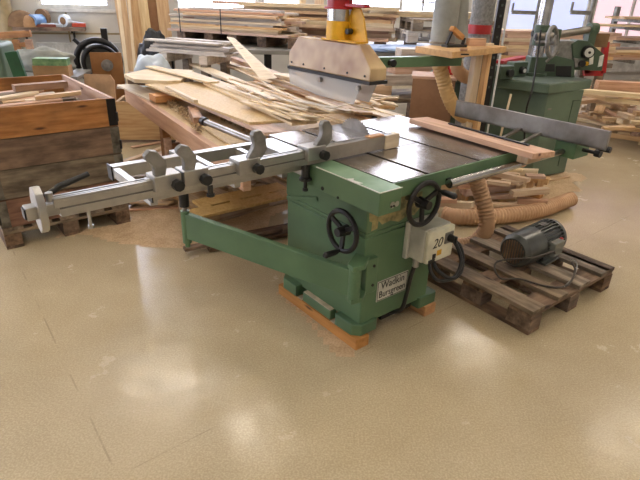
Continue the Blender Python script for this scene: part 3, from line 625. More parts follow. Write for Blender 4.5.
# red frame behind the feeder
e = empty('red_stand', WY(600, 75, 6.3)*Vector((1, 1, 0)) if False else Vector((WY(600, 75, 5.35).x, 5.35, .901)), 0, 'red and brown steel stand behind the power feeder', 'stand')
ez = lambda px, py: WY(px, py, 5.35)-Vector((e.location.x, 5.35, .901))
mb = MB()
for a_, b_ in (((590, 43), (606, 42)), ((606, 42), (602, 73)), ((584, 73), (602, 73)), ((590, 43), (586, 73))): mb.beam(ez(*a_), ez(*b_), .05, .05, Vector((0, 1, 0)))
mb.build('frame_bar', 'red', e)
mb = MB(); x_ = ez(600, 76).x
pass
MB().beam(ez(590, 40), ez(607, 40.5), .12, .06, Vector((0, 1, 0))).build('top_rail', 'brown', e)
# black cable dangling in front of the moulder
MB().rings(spline([WY(541, 30, 4.75), WY(537, 60, 4.7), WY(532, 90, 4.6), WY(526, 112, 4.6), uv(2.1, .9, .3) if False else WY(524, 150, 4.62)]), .008, 8).build('hanging_cable', 'black', loc=WY(541, 30, 4.75)).__setitem__('label', 'thin black cable hanging down the front of the green moulder')
bpy.data.objects['hanging_cable']['category'] = 'cable'
# slim pale sticks between the fence and the moulder
board('wood_strip', WY(493, 150, 4.0)*Vector((1, 1, 0)), WY(511, 94, 4.25), .016, .012, 'pale', 'slim pale stick leaning up behind the rip fence', 'strip of wood')
# ================================================================ pallet with electric motor
A0 = W(533.5, 312, .144); A1 = W(615, 267, .144); e1 = (A1-A0).normalized(); e2 = Vector((-e1.y, e1.x, 0)); Lp = (A1-A0).length; Wp = .74
pe = empty('pallet', (A0.x, A0.y, 0), math.atan2(e1.y, e1.x), 'weathered wooden pallet on the floor carrying a grey electric motor', 'pallet')
def pb(name, x0, x1, y0, y1, z0, z1, mat='oldwood'):
    c_ = Vector(((x0+x1)/2, (y0+y1)/2, (z0+z1)/2)); mb = MB(); mb.box(x0-c_.x, x1-c_.x, y0-c_.y, y1-c_.y, z0-c_.z, z1-c_.z)
    # long axis along local x for the grain
    o = mb.build(name, mat, pe, smooth=False, bevel=.002); o.location = c_; return o
def pbl(name, cx, cy, cz, l, w, t, ang, mat, par):
    mb = MB(); mb.box(-l/2, l/2, -w/2, w/2, -t/2, t/2); o = mb.build(name, mat, par, smooth=False, bevel=.002); o.location = (cx, cy, cz); o.rotation_euler = (0, 0, ang); return o
def pallet(par, Lp, Wp, nb, mat, widths=None, z=0, top='greywood'):
    for y in (.05, Wp/2, Wp-.05): pbl('bottom_board', Lp/2, y, .011, Lp, .10, .02, 0, mat, par)
    for y in (.05, Wp/2, Wp-.05):
        for x in (.07, Lp/2, Lp-.07): pbl('block', x, y, .0605, .14, .10, .078, 0, mat, par)
    for x in (.07, Lp/2, Lp-.07): pbl('stringer_board', x, Wp/2, .110, Wp, .14, .020, PI/2, mat, par)
    for i in range(nb):
        w = (widths[i] if widths else .10); x = w/2+(Lp-w)*i/(nb-1); pbl('deck_board', x, Wp/2, .1325, Wp, w, .023, PI/2, top, par)
# deck boards run away from the near edge; stringers under them run along it
for x in (.05, Lp/2, Lp-.05): pbl('bottom_board', x, Wp/2, .011, Wp, .10, .02, PI/2, 'oldwood', pe)
for x in (.05, Lp/2, Lp-.05):
    for y in (.07, Wp/2, Wp-.07): pbl('block', x, y, .0605, .10, .14, .078, 0, 'oldwood', pe)
for y in (.07, Wp/2, Wp-.07): pbl('stringer_board', Lp/2, y, .1095, Lp, .13, .020, 0, 'oldwood', pe)
for i, (x, w) in enumerate(((.055, .11), (.285, .10), (.505, .12), (.74, .10), (.985, .09))):
    pbl('deck_board', min(x, Lp-w/2), Wp/2, .1325, Wp, w, .023, PI/2, 'greywood' if i != 4 else 'oldwood', pe)
# motor
mc = (W(507, 264, .1445)+W(556, 252, .1445))/2; mdir = (W(556, 258, .25)-W(505, 268, .25)); mdir.z = 0; mdir.normalize()
mt = empty('electric_motor', W(526, 261, .1445), math.atan2(mdir.y, mdir.x)+.28, 'dark grey electric motor with fan grille lying on the wooden pallet', 'electric motor')
hz = .112
mb = MB(); mb.rings([(-.15, 0, hz), (-.02, 0, hz), (.02, 0, hz)], [.098, .104, .104], 36); mb.build('fan_cowl', 'motor', mt, bevel=.004)
mb = MB(); mb.cyl((-.175, 0, hz), (-.15, 0, hz), .078, .098, n=36); fc = mb.build('cowl_front', 'motor', mt)
mb = MB()
for k in range(-4, 5): y = k*.0155; hh = math.sqrt(.07**2-y*y); mb.box(-.1775, -.1755, y-.004, y+.004, hz-hh, hz+hh)
mb.build('grille_slot', plain('grille', (150, 120, 92), .7, c2=(60, 48, 40)), fc)
mb = MB(); mb.cyl((.02, 0, hz), (.20, 0, hz), .088, n=36)
for k in range(30):
    a = 2*PI*k/30; d = Vector((0, math.cos(a), math.sin(a))); mb.beam(Vector((.02, 0, hz))+d*.095, Vector((.20, 0, hz))+d*.095, .005, .018, d)
mb.build('finned_body', 'motor', mt)
mb = MB(); mb.cyl((.20, 0, hz), (.225, 0, hz), .106, n=36); mb.cyl((.225, 0, hz), (.25, 0, hz), .10, .05, n=36); mb.build('end_shield', 'motor', mt, bevel=.003)
mb = MB(); mb.cyl((.25, 0, hz), (.29, 0, hz), .017); mb.build('shaft', 'steel', mt)
mb = MB(); mb.box(.03, .19, -.105, -.045, 0, .014); mb.box(.03, .19, .045, .105, 0, .014); mb.box(.04, .18, -.08, -.05, .014, .06); mb.box(.04, .18, .05, .08, .014, .06); mb.build('mounting_foot', 'motor', mt, bevel=.003)
mb = MB(); mb.box(.04, .14, -.135, -.085, hz-.045, hz+.04); mb.build('terminal_box', plain('terminal_box', (138, 140, 132), .4, .3), mt, bevel=.005)
mb = MB(); mb.box(.08, .14, -.02, .02, hz+.098, hz+.103); mb.build('rating_plate', 'steel', mt)
mb = MB(); mb.cyl((.15, -.1, hz+.03), (.15, -.112, hz+.035), .012); mb.build('red_cap', 'red', mt)
g = lambda x, y, z: mt.matrix_basis @ Vector((x, y, z))
bpy.context.view_layer.update(); mw = mt.matrix_world
pts = [mw @ Vector((.05, -.135, hz-.02)), mw @ Vector((-.05, -.16, hz+.03)), mw @ Vector((-.20, -.14, hz+.03)), W(497, 262, .2), W(500, 278, .152), W(520, 279, .152), W(545, 286, .152), W(566, 286, .152), W(575, 272, .17), W(572, 262, .2)]
o = MB().rings(spline(pts), .0055, 8).build('motor_cable', plain('cable_grey', (78, 70, 62), .6), loc=mt.location); tag(o, 'dark loose cable looping from the electric motor over the pallet', 'cable')
o = MB().rings(spline([W(564, 287, .152), W(574, 276, .153), W(577, 264, .17), W(571, 259, .19)]), .004, 8).build('motor_cable', 'cast', loc=W(564, 287, .152)); tag(o, 'pale bare wire end standing up near the right pallet edge', 'wire')
# ================================================================ the room
def struct(o): o['kind'] = 'structure'; return o
FL = struct(MB().box(-9, 11, -5, 16, -.1, 0).build('floor', 'floor'))
w0 = Vector((-3.96, 8.5, 0)); wd_ = Vector((math.cos(math.radians(19.2)), math.sin(math.radians(19.2)), 0)); wn = Vector((-wd_.y, wd_.x, 0))
WX = Matrix.Translation(w0) @ Matrix.Rotation(math.radians(19.2), 4, 'Z')     # wall frame: x along it, y into it
def wx(px, py=20):     # where along the back wall a pixel lies
    r = ray(px, py); rr = Vector((r.x, r.y, 0)); t = w0.dot(wn)/rr.dot(wn); return (rr*t-w0).dot(wd_)
def wz(px, py):
    r = ray(px, py); rr = Vector((r.x, r.y, 0)); t = w0.dot(wn)/rr.dot(wn); return H+r.z*t
ZC = 5.0
sill = 1.22; head = 4.35
wins = [(wx(40), wx(113)), (wx(176), wx(259)), (wx(262), wx(302)), (wx(345), wx(452)), (wx(505), wx(588)), (wx(592), wx(592)+4.2)]
# wall made of the strip below, the strip above and the piers
mb = MB(); xsp = wins[4][0]-.08; lowsill = .82; mb.box(-5, xsp, 0, .25, 0, sill); mb.box(xsp, 15, 0, .25, 0, lowsill); mb.box(-5, 15, 0, .25, head, ZC); xs = [-5]+[q for w in wins for q in w]+[15]
for i in range(0, len(xs), 2):
    if xs[i+1] > xs[i]: mb.box(xs[i], xs[i+1], 0, .25, sill if i < 8 else lowsill, head)
o = mb.build('wall_back', 'wall'); o.matrix_world = WX; struct(o)
for i, (a, b_) in enumerate(wins):
    sill = 1.22 if i < 4 else lowsill
    mb = MB(); f = .06
    mb.box(a, b_, .02, .10, sill, sill+f); mb.box(a, b_, .02, .10, head-f, head); mb.box(a, a+f, .02, .10, sill+f, head-f); mb.box(b_-f, b_, .02, .10, sill+f, head-f)
    n = max(1, round((b_-a)/1.0))
    for k in range(1, n): x = a+(b_-a)*k/n; mb.box(x-.03, x+.03, .02, .10, sill+f, head-f)
    o = mb.build('window_%d' % (i+1), 'white'); o.matrix_world = WX; struct(o)
    mb = MB(); mb.box(a+.02, b_-.02, .06, .07, sill+.02, head-.02); g = mb.build('pane', ['pane', 'pane', 'pane', 'pane', 'pane_lav', 'pane_pink'][i]); g.parent = o
    mb = MB(); mb.box(a-.05, b_+.05, -.04, .02, sill-.04, sill); g = mb.build('window_sill', 'white'); g.parent = o
mb = MB(); 
for x in (wx(67), wx(7), wx(310)): mb.box(x-.012, x+.012, -.004, 0, .2, 1.17)
mb.box(-4, wx(120), -.004, 0, .86, .885); o = mb.build('trim_1', 'yellow_metal'); o.matrix_world = WX; struct(o)
struct(MB().box(-7.2, -7, -5, 16, 0, ZC).build('wall_left', 'wall'))
struct(MB().box(10, 10.2, -5, 16, 0, ZC).build('wall_right', 'wall'))
struct(MB().box(-7, 10, -4.2, -4, 0, ZC).build('wall_rear', 'wall'))
struct(MB().box(-9, 11, -5, 16, ZC, ZC+.1).build('ceiling', 'ceil'))
# unseen left windows, added for soft fill and blue-white light at the left edge
o = struct(MB().box(-7, -6.96, .5, 3.2, 1.0, 3.2).build('window_7', 'white')); g = MB().box(-6.96, -6.95, .6, 3.1, 1.1, 3.1).build('pane', 'pane'); g.parent = o
o = struct(MB().box(-7, -6.96, 4.2, 6.6, 1.0, 3.2).build('window_8', 'white')); g = MB().box(-6.96, -6.95, 4.3, 6.5, 1.1, 3.1).build('pane', 'pane'); g.parent = o
# ceiling lamps read from floor glints, plus unseen added ones
def lamp(x, y, a=0, lab='unseen white ceiling lamp with a pair of tubes'):
    e = empty('ceiling_lamp', (x, y, ZC-.18), a, lab, 'lamp', 'ceiling lamps'); MB().box(-.75, .75, -.12, .12, .05, .12).build('housing', 'white', e)
    MB().cyl((-.7, -.06, .03), (.7, -.06, .03), .02, n=10).add([], []).build('tube', 'tube', e); MB().cyl((-.7, .06, .03), (.7, .06, .03), .02, n=10).build('tube', 'tube', e)
    MB().cyl((-.6, 0, .12), (-.6, 0, .18), .01, n=8).build('hanger', 'steel', e); MB().cyl((.6, 0, .12), (.6, 0, .18), .01, n=8).build('hanger', 'steel', e)
def mirror(px, py):
    g = W(px, py, 0); d = g-Vector((0, 0, H)); return g+d*((ZC-.15)/H)
for px, py, dx in ((465, 340, 0), (25, 345, 0), (272, 430, 0), (642, 436, 0)): q = mirror(px, py); lamp(q.x+dx, q.y)
for x, y in ((-4.6, 4.4), (-3.2, 1.6), (-.2, 2.4), (1.9, 3.6), (4.6, 3.2), (2.2, .4), (5.4, .2), (-.6, -1.2), (-3.6, -1.6), (3.2, -2), (6.8, 6.9), (-2.6, 7.2), (.4, 8.2)): lamp(x, y)  # unseen lamps added to brighten the room and the near right floor
# ---------------------------------------------------------------- radiators
def radiator(x0, x1, zt, zb, lab):
    c_ = WX @ Vector(((x0+x1)/2, 0, 0)); e = empty('radiator', (c_.x, c_.y, 0), math.radians(19.2), lab, 'radiator'); h_ = (x1-x0)/2
    mb = MB(); mb.box(-h_, h_, -.09, -.07, zb, zt); n = int((x1-x0)/.045)
    for i in range(n): x = -h_+(i+.25)*(2*h_)/n; mb.box(x, x+.022, -.10, -.09, zb+.03, zt-.03)
    mb.build('panel', 'rad', e); MB().box(-h_, h_, -.10, -.035, zt, zt+.012).build('top_grille', 'rad', e)
    MB().box(-h_+.2, -h_+.24, -.07, 0, zt-.12, zt-.06).box(h_-.24, h_-.2, -.07, 0, zt-.12, zt-.06).build('bracket', 'steel', e)
    MB().cyl((-h_-.03, -.06, 0), (-h_-.03, -.06, zb+.06), .012, n=8).cyl((-h_-.03, -.06, zb+.05), (-h_, -.06, zb+.05), .012, n=8).build('feed_pipe', 'white', e)
radiator(wx(33), wx(122), .74, .22, 'long white ribbed radiator under the left window')
radiator(wx(600), wx(600)+3.5, .74, .18, 'long white ribbed radiator at the right end of the back wall')
radiator(wx(508), wx(560), .74, .18, 'white ribbed radiator behind the moulder machine')
# vertical pipe, left
p = w0+wd_*wx(8)-wn*.12
o = MB().cyl((p.x, p.y, 0), (p.x-.02, p.y, ZC), .11, n=20).build('heating_pipe', 'yellow_metal', loc=(p.x, p.y, 0)); tag(o, 'thick cream coloured vertical pipe near the left end of the back wall', 'pipe')
# wall shelf with clutter
zsh = wz(50, 26); a, b_ = wx(16, 26), wx(86, 26); c_ = WX @ Vector(((a+b_)/2, 0, 0)); hl = (b_-a)/2
ws = empty('wall_shelf', (c_.x, c_.y, zsh), math.radians(19.2), 'narrow brown wall shelf below the left window crowded with odds and ends', 'shelf')
MB().box(-hl, hl, -.32, 0, -.05, 0).build('shelf_board', 'oldwood', ws); 
for x in (-hl+.1, hl-.2): MB().box(x, x+.03, -.28, 0, -.08, -.05).box(x, x+.03, -.03, 0, -.3, -.08).build('bracket', 'iron', ws)
def shp(px, off=-.16, dz=0): q = WX @ Vector((wx(px, 22), off, 0)); return Vector((q.x, q.y, zsh+.001+dz))
def dome(name, c_, r, h, mat, lab, cat, sx=1):
    mb = MB(); mb.rings([(0, 0, h*math.sin(a)) for a in [PI/2*i/6 for i in range(7)]], [max(.003, r*math.cos(PI/2*i/6)) for i in range(7)], 20); o = mb.build(name, mat); o.location = c_; o.scale = (sx, 1, 1); return tag(o, lab, cat)
dome('brown_bundle', shp(24), .17, .22, 'brown', 'large rounded brown bundle at the left end of the wall shelf', 'bundle', 1.3)
dome('brown_bundle', shp(31, -.25), .10, .16, 'cardboard', 'smaller tan rounded bundle in front of the large one on the shelf', 'bundle', 1.2)
def rollx(name, c_, r, w, mat, lab, cat, ax=Vector((-.3, -1, 0))):
    ax = ax.normalized(); mb = MB(); mb.cyl(ax*-w/2, ax*w/2, r, n=24); o = mb.build(name, mat); o.location = c_+Vector((0, 0, r)); tag(o, lab, cat)
    MB().cyl(ax*(w/2), ax*(w/2+.004), r*.6, n=20).build('core', 'brown', o); return o
rollx('blue_can', shp(39.5, -.2), .085, .2, 'ltblue', 'light blue can lying on its side on the wall shelf', 'can')
rollx('wire_roll', shp(66.5, -.2), .085, .08, 'bag', 'whitish roll with brown core near the right end of the wall shelf', 'roll')
rollx('tape_roll', shp(44.5, -.1, 0), .12, .06, 'brown', 'maroon round tin standing behind the blue can', 'tin')
p = shp(52, -.18); board('paper_bag', p+Vector((-.14, -.05, .035)), p+Vector((.16, .05, .02)), .16, .04, 'bag', 'crumpled white paper packet in the middle of the wall shelf', 'packet')
p = shp(60, -.12); board('metal_fitting', p+Vector((-.06, -.02, .03)), p+Vector((.06, .02, .03)), .08, .05, 'cast', 'small grey metal fitting left of the whitish roll on the shelf', 'fitting')
p = shp(71.5, -.14); board('blue_packet', p+Vector((-.02, 0, .06)), p+Vector((.18, .05, .03)), .12, .05, 'bag', 'pale blue packet behind the whitish roll on the shelf', 'packet')
p = shp(79.5, -.2); board('red_tool', p+Vector((-.09, -.02, .03)), p+Vector((.09, .03, .03)), .07, .05, plain('orange_red', (206, 84, 60), .4), 'orange red tool at the right end of the wall shelf', 'tool')
p = shp(33, -.26, 0); board('red_box', p+Vector((.05, 0, .02)), p+Vector((.32, .1, .02)), .06, .035, plain('rust', (128, 66, 52), .6), 'rust red flat box near the front edge of the wall shelf', 'box')
# ---------------------------------------------------------------- left corner clutter
# orange wooden frame (bench end)
def vb(px, py, Y): return WY(px, py, Y)
cf = empty('wooden_trestle', Vector((WY(15, 40, 6.2).x, 6.2, 0)), .1, 'orange wooden trestle end standing in the left corner', 'trestle'); lx = lambda px, py: WY(px, py, 6.2)-Vector((cf.location.x, 6.2, 0))
zt = lx(15, 36).z
for nm, a, b_, w, t in (('top_rail', (-8, 36), (30, 33.5), .05, .07), ('lower_rail', (8, 45), (26, 44.5), .04, .05), ):
    MB().beam(lx(*a), lx(*b_), w, t).build(nm, 'orange', cf, bevel=.004)
for px in (2, 15, 27): q = lx(px, 36); MB().beam((q.x, 0, 0), (q.x+(.06 if px == 27 else 0)*0, 0, q.z-.035), .07, .05, Vector((0, 1, 0))).build('leg', 'orange', cf, bevel=.004)
# green machine
gm = empty('old_bandsaw_base', Vector((WY(8, 60, 5.2).x-.1, 5.2, 0)), .2, 'grey green machine casting with dark green bracket in the left corner', 'machine')
gm.name = 'machine_base'
MB().box(-.35, .08, -.1, .3, 0, WY(5, 43, 5.2).z).build('housing', 'green2', gm, bevel=.04)
q = WY(11, 65, 5.0)-gm.location; MB().beam((q.x+.02, -.16, .55), (q.x-.04, -.18, WY(8, 52, 5.0).z), .11, .06, Vector((0, 1, 0))).build('bracket', 'dkgreen', gm, bevel=.008)
# side table under the clutter
def blob(name, c_, rx, ry, rz, mat, lab, cat, seed=1, flat=.0):
    import bmesh
    bm = bmesh.new(); bmesh.ops.create_icosphere(bm, subdivisions=4, radius=1); rr = random.Random(seed); off = Vector((rr.random()*9, rr.random()*9, rr.random()*9))
    from mathutils import noise as mn
    for v in bm.verts:
        d = 1+.28*mn.noise(v.co*1.6+off)+.10*mn.noise(v.co*5+off); v.co = Vector((v.co.x*rx*d, v.co.y*ry*d, max(-.75, v.co.z*d)*rz))
    zmin = min(v.co.z for v in bm.verts)
    for v in bm.verts: v.co.z -= zmin
    me = bpy.data.meshes.new(name); bm.to_mesh(me); bm.free(); me.materials.append(M[mat] if isinstance(mat, str) else mat); me.shade_smooth()
    o = bpy.data.objects.new(name, me); C.objects.link(o); o.location = c_; return tag(o, lab, cat)
tb0 = Vector((-3.45, 5.98, 0)); st = empty('side_table', tb0, .15, 'low table covered with sacks and cartons behind the crate', 'table')
MB().box(-.9, .75, -.35, .35, .62, .66).build('table_top', 'greytop', st, bevel=.004)
for sx in (-.85, .70):
    for sy in (-.3, .3): MB().box(sx-.025, sx+.025, sy-.025, sy+.025, 0, .62).build('leg', 'iron', st)
p = WY(42, 62, 5.75); p.z = .561
blob('grey_sack', Vector((WY(42, 60, 6.0).x, 6.05, .661)), .34, .15, .14, plain('grey_cloth', (150, 150, 138), .8), 'grey cloth sack lying on the low table behind the crate', 'sack', 3)
c_ = WY(44, 66, 5.55); o = board('carton', (c_.x-.20, 5.74, .661+.055), (c_.x+.15, 5.80, .661+.055), .16, .11, 'cardboard', 'low brown carton on the table behind the crate', 'carton')
o2 = board('green_carton', (c_.x-.19, 5.74, .772+.035), (c_.x+.14, 5.80, .772+.035), .15, .07, plain('green_print', (84, 124, 84), .5, c2=(140, 170, 120), sc=14), 'green printed box on top of the brown carton', 'box')
c_ = WY(33, 53, 5.3); board('dark_strap', (c_.x-.16, 5.35, .80), (c_.x+.30, 5.30, .70), .05, .012, 'iron', 'dark flat bar leaning over the grey sack', 'bar') if False else None
for px, lab in ((20, 'white plastic tub beside the dark green bracket'), (73, 'white plastic bag behind the far corner of the crate')):
    c_ = WY(px, 76, 5.2); blob('plastic_bag', Vector((c_.x+(.06 if px == 20 else 0), 5.0, 0)), .11, .10, .40 if px == 20 else .36, 'bag', lab, 'bag', px)
# cable reel with plywood cheek
rc = WY(106, 62, 6.4); re_ = empty('hose_reel', Vector((rc.x, 6.4, 0)), .2, 'black wheel on a stand with a brown plywood panel and grey hub', 'reel'); zc = WY(100, 60, 6.4).z
MB().torus((-.10, .10, zc-.03), (0.15, -1, 0), .24, .035, 40, 12).torus((-.06, .02, zc-.04), (.15, -1, 0), .19, .025, 40, 10).build('black_ring', 'iron', re_)
MB().cyl((-.10, .12, zc-.03), (-.08, .04, zc-.03), .20, n=32).build('drum', 'motor', re_)
MB().box(-.16, .19, -.05, -.03, .03, zc+.09).build('plywood_panel', 'mdf', re_, bevel=.003)
MB().cyl((0.02, -.08, zc-.05), (0.02, -.03, zc-.05), .065, n=20).cyl((0.02, -.11, zc-.05), (0.02, -.08, zc-.05), .032, n=16).build('hub', 'cast', re_)
MB().beam((-.34, .1, zc+.22), (-.12, .08, zc+.0), .03, .04).beam((.0, .13, zc+.15), (.0, .13, zc+.34), .07, .04, Vector((0, 1, 0))).build('stand_bar', 'iron', re_)
MB().box(-.35, .25, .0, .2, 0, .05).beam((-.15, .12, .05), (-.15, .12, zc), .05, .05, Vector((0, 1, 0))).build('stand_foot', 'iron', re_)
c_ = WY(96, 78, 5.9); o = MB().prism([(-.17, 0), (.17, 0), (.17, .60), (.13, .66), (-.16, .66)], -.012, .012, Matrix.Translation((c_.x, 5.9, 0)) @ Matrix(((1, 0, 0, 0), (0, .12, -1, 0), (0, 1, .12, 0), (0, 0, 0, 1)))).build('cardboard_sheet', plain('light_cardboard', (198, 160, 124), .85), loc=(c_.x, 5.9, 0)); tag(o, 'light cardboard sheet standing in front of the reel', 'cardboard')
# leaning boards against the wall
def lean(pxb, pyb, pxt, w, t, mat, lab, Lb=3.0, off=.5):
    x0 = wx(pxb, 60); x1 = wx(pxt, 5); b_ = WX @ Vector((x0, -off, .02)); s_ = (x1-x0)/(1.3)*Lb*.45
    t_ = WX @ Vector((x0+s_, -.05-t, Lb)); return board('leaning_board', b_, t_, w, t, mat, lab, 'board', None, up=(-wn))
for k, (pb_, pt_, w, m_, lab, of) in enumerate(((131, 117, .16, 'pine', 'wide tan board leaning on the wall, leftmost of the leaning boards', .62), (126, 120, .05, 'pale', 'narrow pale strip leaning in front of the leftmost wide board', .74), (141, 130, .16, 'pine', 'reddish tan board leaning second from the left against the wall', .5), (133, 133, .045, 'pale', 'thin pale strip leaning between the two left boards', .66), (150, 139, .16, 'pale', 'pale board leaning behind the left end of the lumber stack', .45), (158, 150, .28, 'mdf', 'wide brown sheet leaning behind the left end of the lumber stack', .34), (168, 160, .18, 'pine', 'tan board leaning just left of the second window', .42))):
    lean(pb_, 60, pt_, w, .022, m_, lab, off=of)
for px, w, lab in ((300, .10, 'pale upright board standing at the wall between two windows'), (316, .16, 'broad tan upright board standing at the wall right of the pale one')):
    x = wx(px, 15); b_ = WX @ Vector((x, -.30, .012)); t_ = WX @ Vector((x, -.03, 2.6)); board('leaning_board', b_, t_, w, .025, 'pale' if px == 300 else 'pine', lab, 'board', up=-wn)
# ---------------------------------------------------------------- grey table carrying the lumber
gz = .895; GA, GB, GC, GD = W(225, 62, gz), W(300, 68, gz), W(462, 58, gz), None
gdir = Vector((math.cos(.12), math.sin(.12), 0)); gn = Vector((-gdir.y, gdir.x, 0)); g0 = Vector((-2.6, 6.55, 0))
gt = empty('work_table', g0, .12, 'long low grey work table carrying strapped lumber, pallets and blue sheet', 'table')
MB().box(.62, 4.9, 0, 1.95, gz-.05, gz).build('table_top', 'greytop', gt, bevel=.004)
for x in (.7, 1.9, 3.3, 4.75):
    for y in (.1, 1.85): MB().box(x-.04, x+.04, y-.04, y+.04, 0, gz-.05).build('leg', 'iron', gt)
GX = gt.matrix_basis.copy(); bpy.context.view_layer.update(); GX = gt.matrix_world.copy()
def gl(p): q = GX.inverted() @ p; return q
def stack(p0, p1, zb, layers, cols, w, t, mats, name, lab, grp, jit=.18, dirx=1, wid=None):
    d = (p1-p0); d.z = 0; L_ = d.length; d.normalize(); n = Vector((-d.y, d.x, 0)); out = []
    for k in range(layers):
        for c__ in range(cols):
            a = R.uniform(-jit, jit*.5); b_ = L_+R.uniform(-jit, jit*1.6); off = n*((c__+.5)*w*1.03+R.uniform(-.003, .003)); rot = R.uniform(-.004, .004)
            z = zb+t/2+k*(t+.002)
            out.append(board(name, p0+d*a+off+Vector((0, 0, z)), p0+d*b_+off+n*rot+Vector((0, 0, z)), w, t, R.choice(mats), lab, 'board', grp, bevel=0))
    return out
def bear(p, l, w, h, ang, lab, mat='oldwood', nm='bearer', grp=None):
    d = Vector((math.cos(ang), math.sin(ang), 0))*l/2; return board(nm, p-d+Vector((0, 0, h/2)), p+d+Vector((0, 0, h/2)), w, h, mat, lab, 'timber', grp, bevel=.003)
def mess(p0, p1, zb, n, W_, mats, name, lab, grp, th=(.022, .034), hmax=.30, square=False):
    d = p1-p0; d.z = 0; L_ = d.length; d.normalize(); nn = Vector((-d.y, d.x, 0)); hp_ = Heap(zb); a0_ = math.atan2(d.y, d.x)
    for k in range(n):
        l = L_*R.uniform(.72, 1.02); o_ = R.uniform(-.12, .12)*L_*.6 if k > 8 else 0; w = R.uniform(.09, .15); y = R.uniform(w/2, W_-w/2) if k > 5 else W_*(k+.5)/6
        if k <= 5: w = W_/6-.004; l = L_
        o_ = (L_-l)/2+R.uniform(-.08, .05) if square else o_; c_ = p0+d*(L_/2+o_)+nn*y; hp_.drop(c_.x, c_.y, l, w, R.uniform(*th), a0_+(R.gauss(0, .016) if k > 5 else 0), R.choice(mats), name, lab, 'board', grp, maxz=zb+hmax, bevel=0)
# two strapped stacks end to end, on thick bearers
La = W(160, 35, gz+.17); Lb_ = W(284, 50, gz+.17); 
s0 = WY(168, 37, 7.6); s1 = WY(288, 46, 6.95); s0.z = s1.z = 0
bt = .13
sd = (s1-s0).normalized(); sn = Vector((-sd.y, sd.x, 0)); ang = math.atan2(sn.y, sn.x)
labs = ['leftmost', 'second', 'third', 'fourth', 'rightmost']
for i, px in enumerate((182, 209, 232, 262, 296)):
    t_ = [.1, .34, .54, .78, 1.02][i]; c_ = s0+(s1-s0)*t_+sn*.36
    bear(Vector((c_.x, c_.y, gz)), .62, .13, bt, ang, '%s thick timber bearer under the strapped lumber stack' % labs[i])
mess(s0, s1, gz+bt+.001, 46, .62, ['pink', 'pale', 'white_wood', 'pine'], 'lumber_board', 'rough sawn board in the strapped stack on thick bearers, left part', 'boards of the strapped lumber stack, left part')
s2 = s0+sn*.10+sd*.3; s3 = s2+sd*3.9+Vector((0, 0, 0)); 
for i, t_ in enumerate((.05, .5, .95)):
    pass
st2a = s0+sn*.68+sd*.25; st2b = st2a+sd*.0+(WY(392, 38, 7.6)*Vector((1, 1, 0))-st2a)
d2_ = (st2b-st2a).normalized(); n2_ = Vector((-d2_.y, d2_.x, 0)); a2_ = math.atan2(n2_.y, n2_.x)
for i, t_ in enumerate((.06, .45, .80, .93)):
    c_ = st2a+(st2b-st2a)*t_+n2_*.27; bear(Vector((c_.x, c_.y, gz)), .5, .12, .07, a2_, ['left end', 'middle', 'right middle', 'right end'][i]+' bearer under the long rear lumber stack')
mess(st2a, st2b, gz+.071, 64, .54, ['pale', 'pine', 'pink', 'pale'], 'lumber_board', 'long square-cut board in the rear lumber stack, ends showing behind the guard', 'boards of the long rear lumber stack', th=(.036, .048), hmax=.44, square=True)
# steel straps
for px, s_ in ((176, .12), (229, .47)):
    c_ = s0+(s1-s0)*s_; zt_ = gz+bt+.30
    pts = [c_-sn*.008+Vector((0, 0, gz+bt-.012)), c_-sn*.008+Vector((0, 0, zt_)), c_+sn*.63+Vector((0, 0, zt_)), c_+sn*.63+Vector((0, 0, gz+bt-.012))]
    mb = MB(); [mb.beam(pts[i], pts[i+1], .016, .002, sd.cross(pts[i+1]-pts[i]).normalized()) for i in range(3)]
    tag(mb.build('steel_strap', 'iron', loc=pts[0]), 'thin dark strap round the lumber stack, %s of two' % ('left' if px == 176 else 'right'), 'strap')
# hanging wires seen as thin vertical lines
for px in (176, 229):
    pass
# low stack of whitish boards on a pallet with black and white bags
wa = WY(146, 50, 6.1); wb = WY(226, 56, 5.75); wa.z = wb.z = 0; dd = (wb-wa).normalized(); dn = Vector((-dd.y, dd.x, 0))
zz = WY(146, 51, 6.1).z
for i, t_ in enumerate((.25, .75)):
    c_ = wa+(wb-wa)*t_+dn*.2; e = empty('trestle', c_, math.atan2(dd.y, dd.x), '%s low wooden trestle under the whitish boards' % ('left' if i == 0 else 'right'), 'trestle')
    MB().box(-.05, .05, -.25, .25, zz-.09, zz-.001).build('top_beam', 'white_wood', e)
    for y in (-.2, .2): MB().box(-.04, .04, y-.04, y+.04, 0, zz-.09).build('leg', 'greywood', e)
mess(wa, wb, zz, 30, .42, ['white_wood'], 'whitish_board', 'whitish sawn board in the low stack left of the lumber bearers', 'whitish boards in the low stack', th=(.018, .026), hmax=.13)
blob('rubbish_bag', Vector((WY(163, 60, 6.35).x, 6.36, .0)), .22, .10, .44, plain('black_bag', (22, 22, 24), .3), 'black rubbish bag below the left end of the whitish boards', 'bag', 5)
blob('white_bag', Vector((WY(151, 64, 5.75).x, 5.78, .46)), .22, .12, .26, 'bag', 'crumpled white plastic bag behind the far end of the board pile', 'bag', 8)
o = blob('rubbish_bag', Vector((WY(148, 38, 6.5).x, 6.62, .0)), .2, .10, .60, plain('black_bag2', (26, 26, 30), .3), 'black bag standing behind the left end of the whitish boards', 'bag', 9)
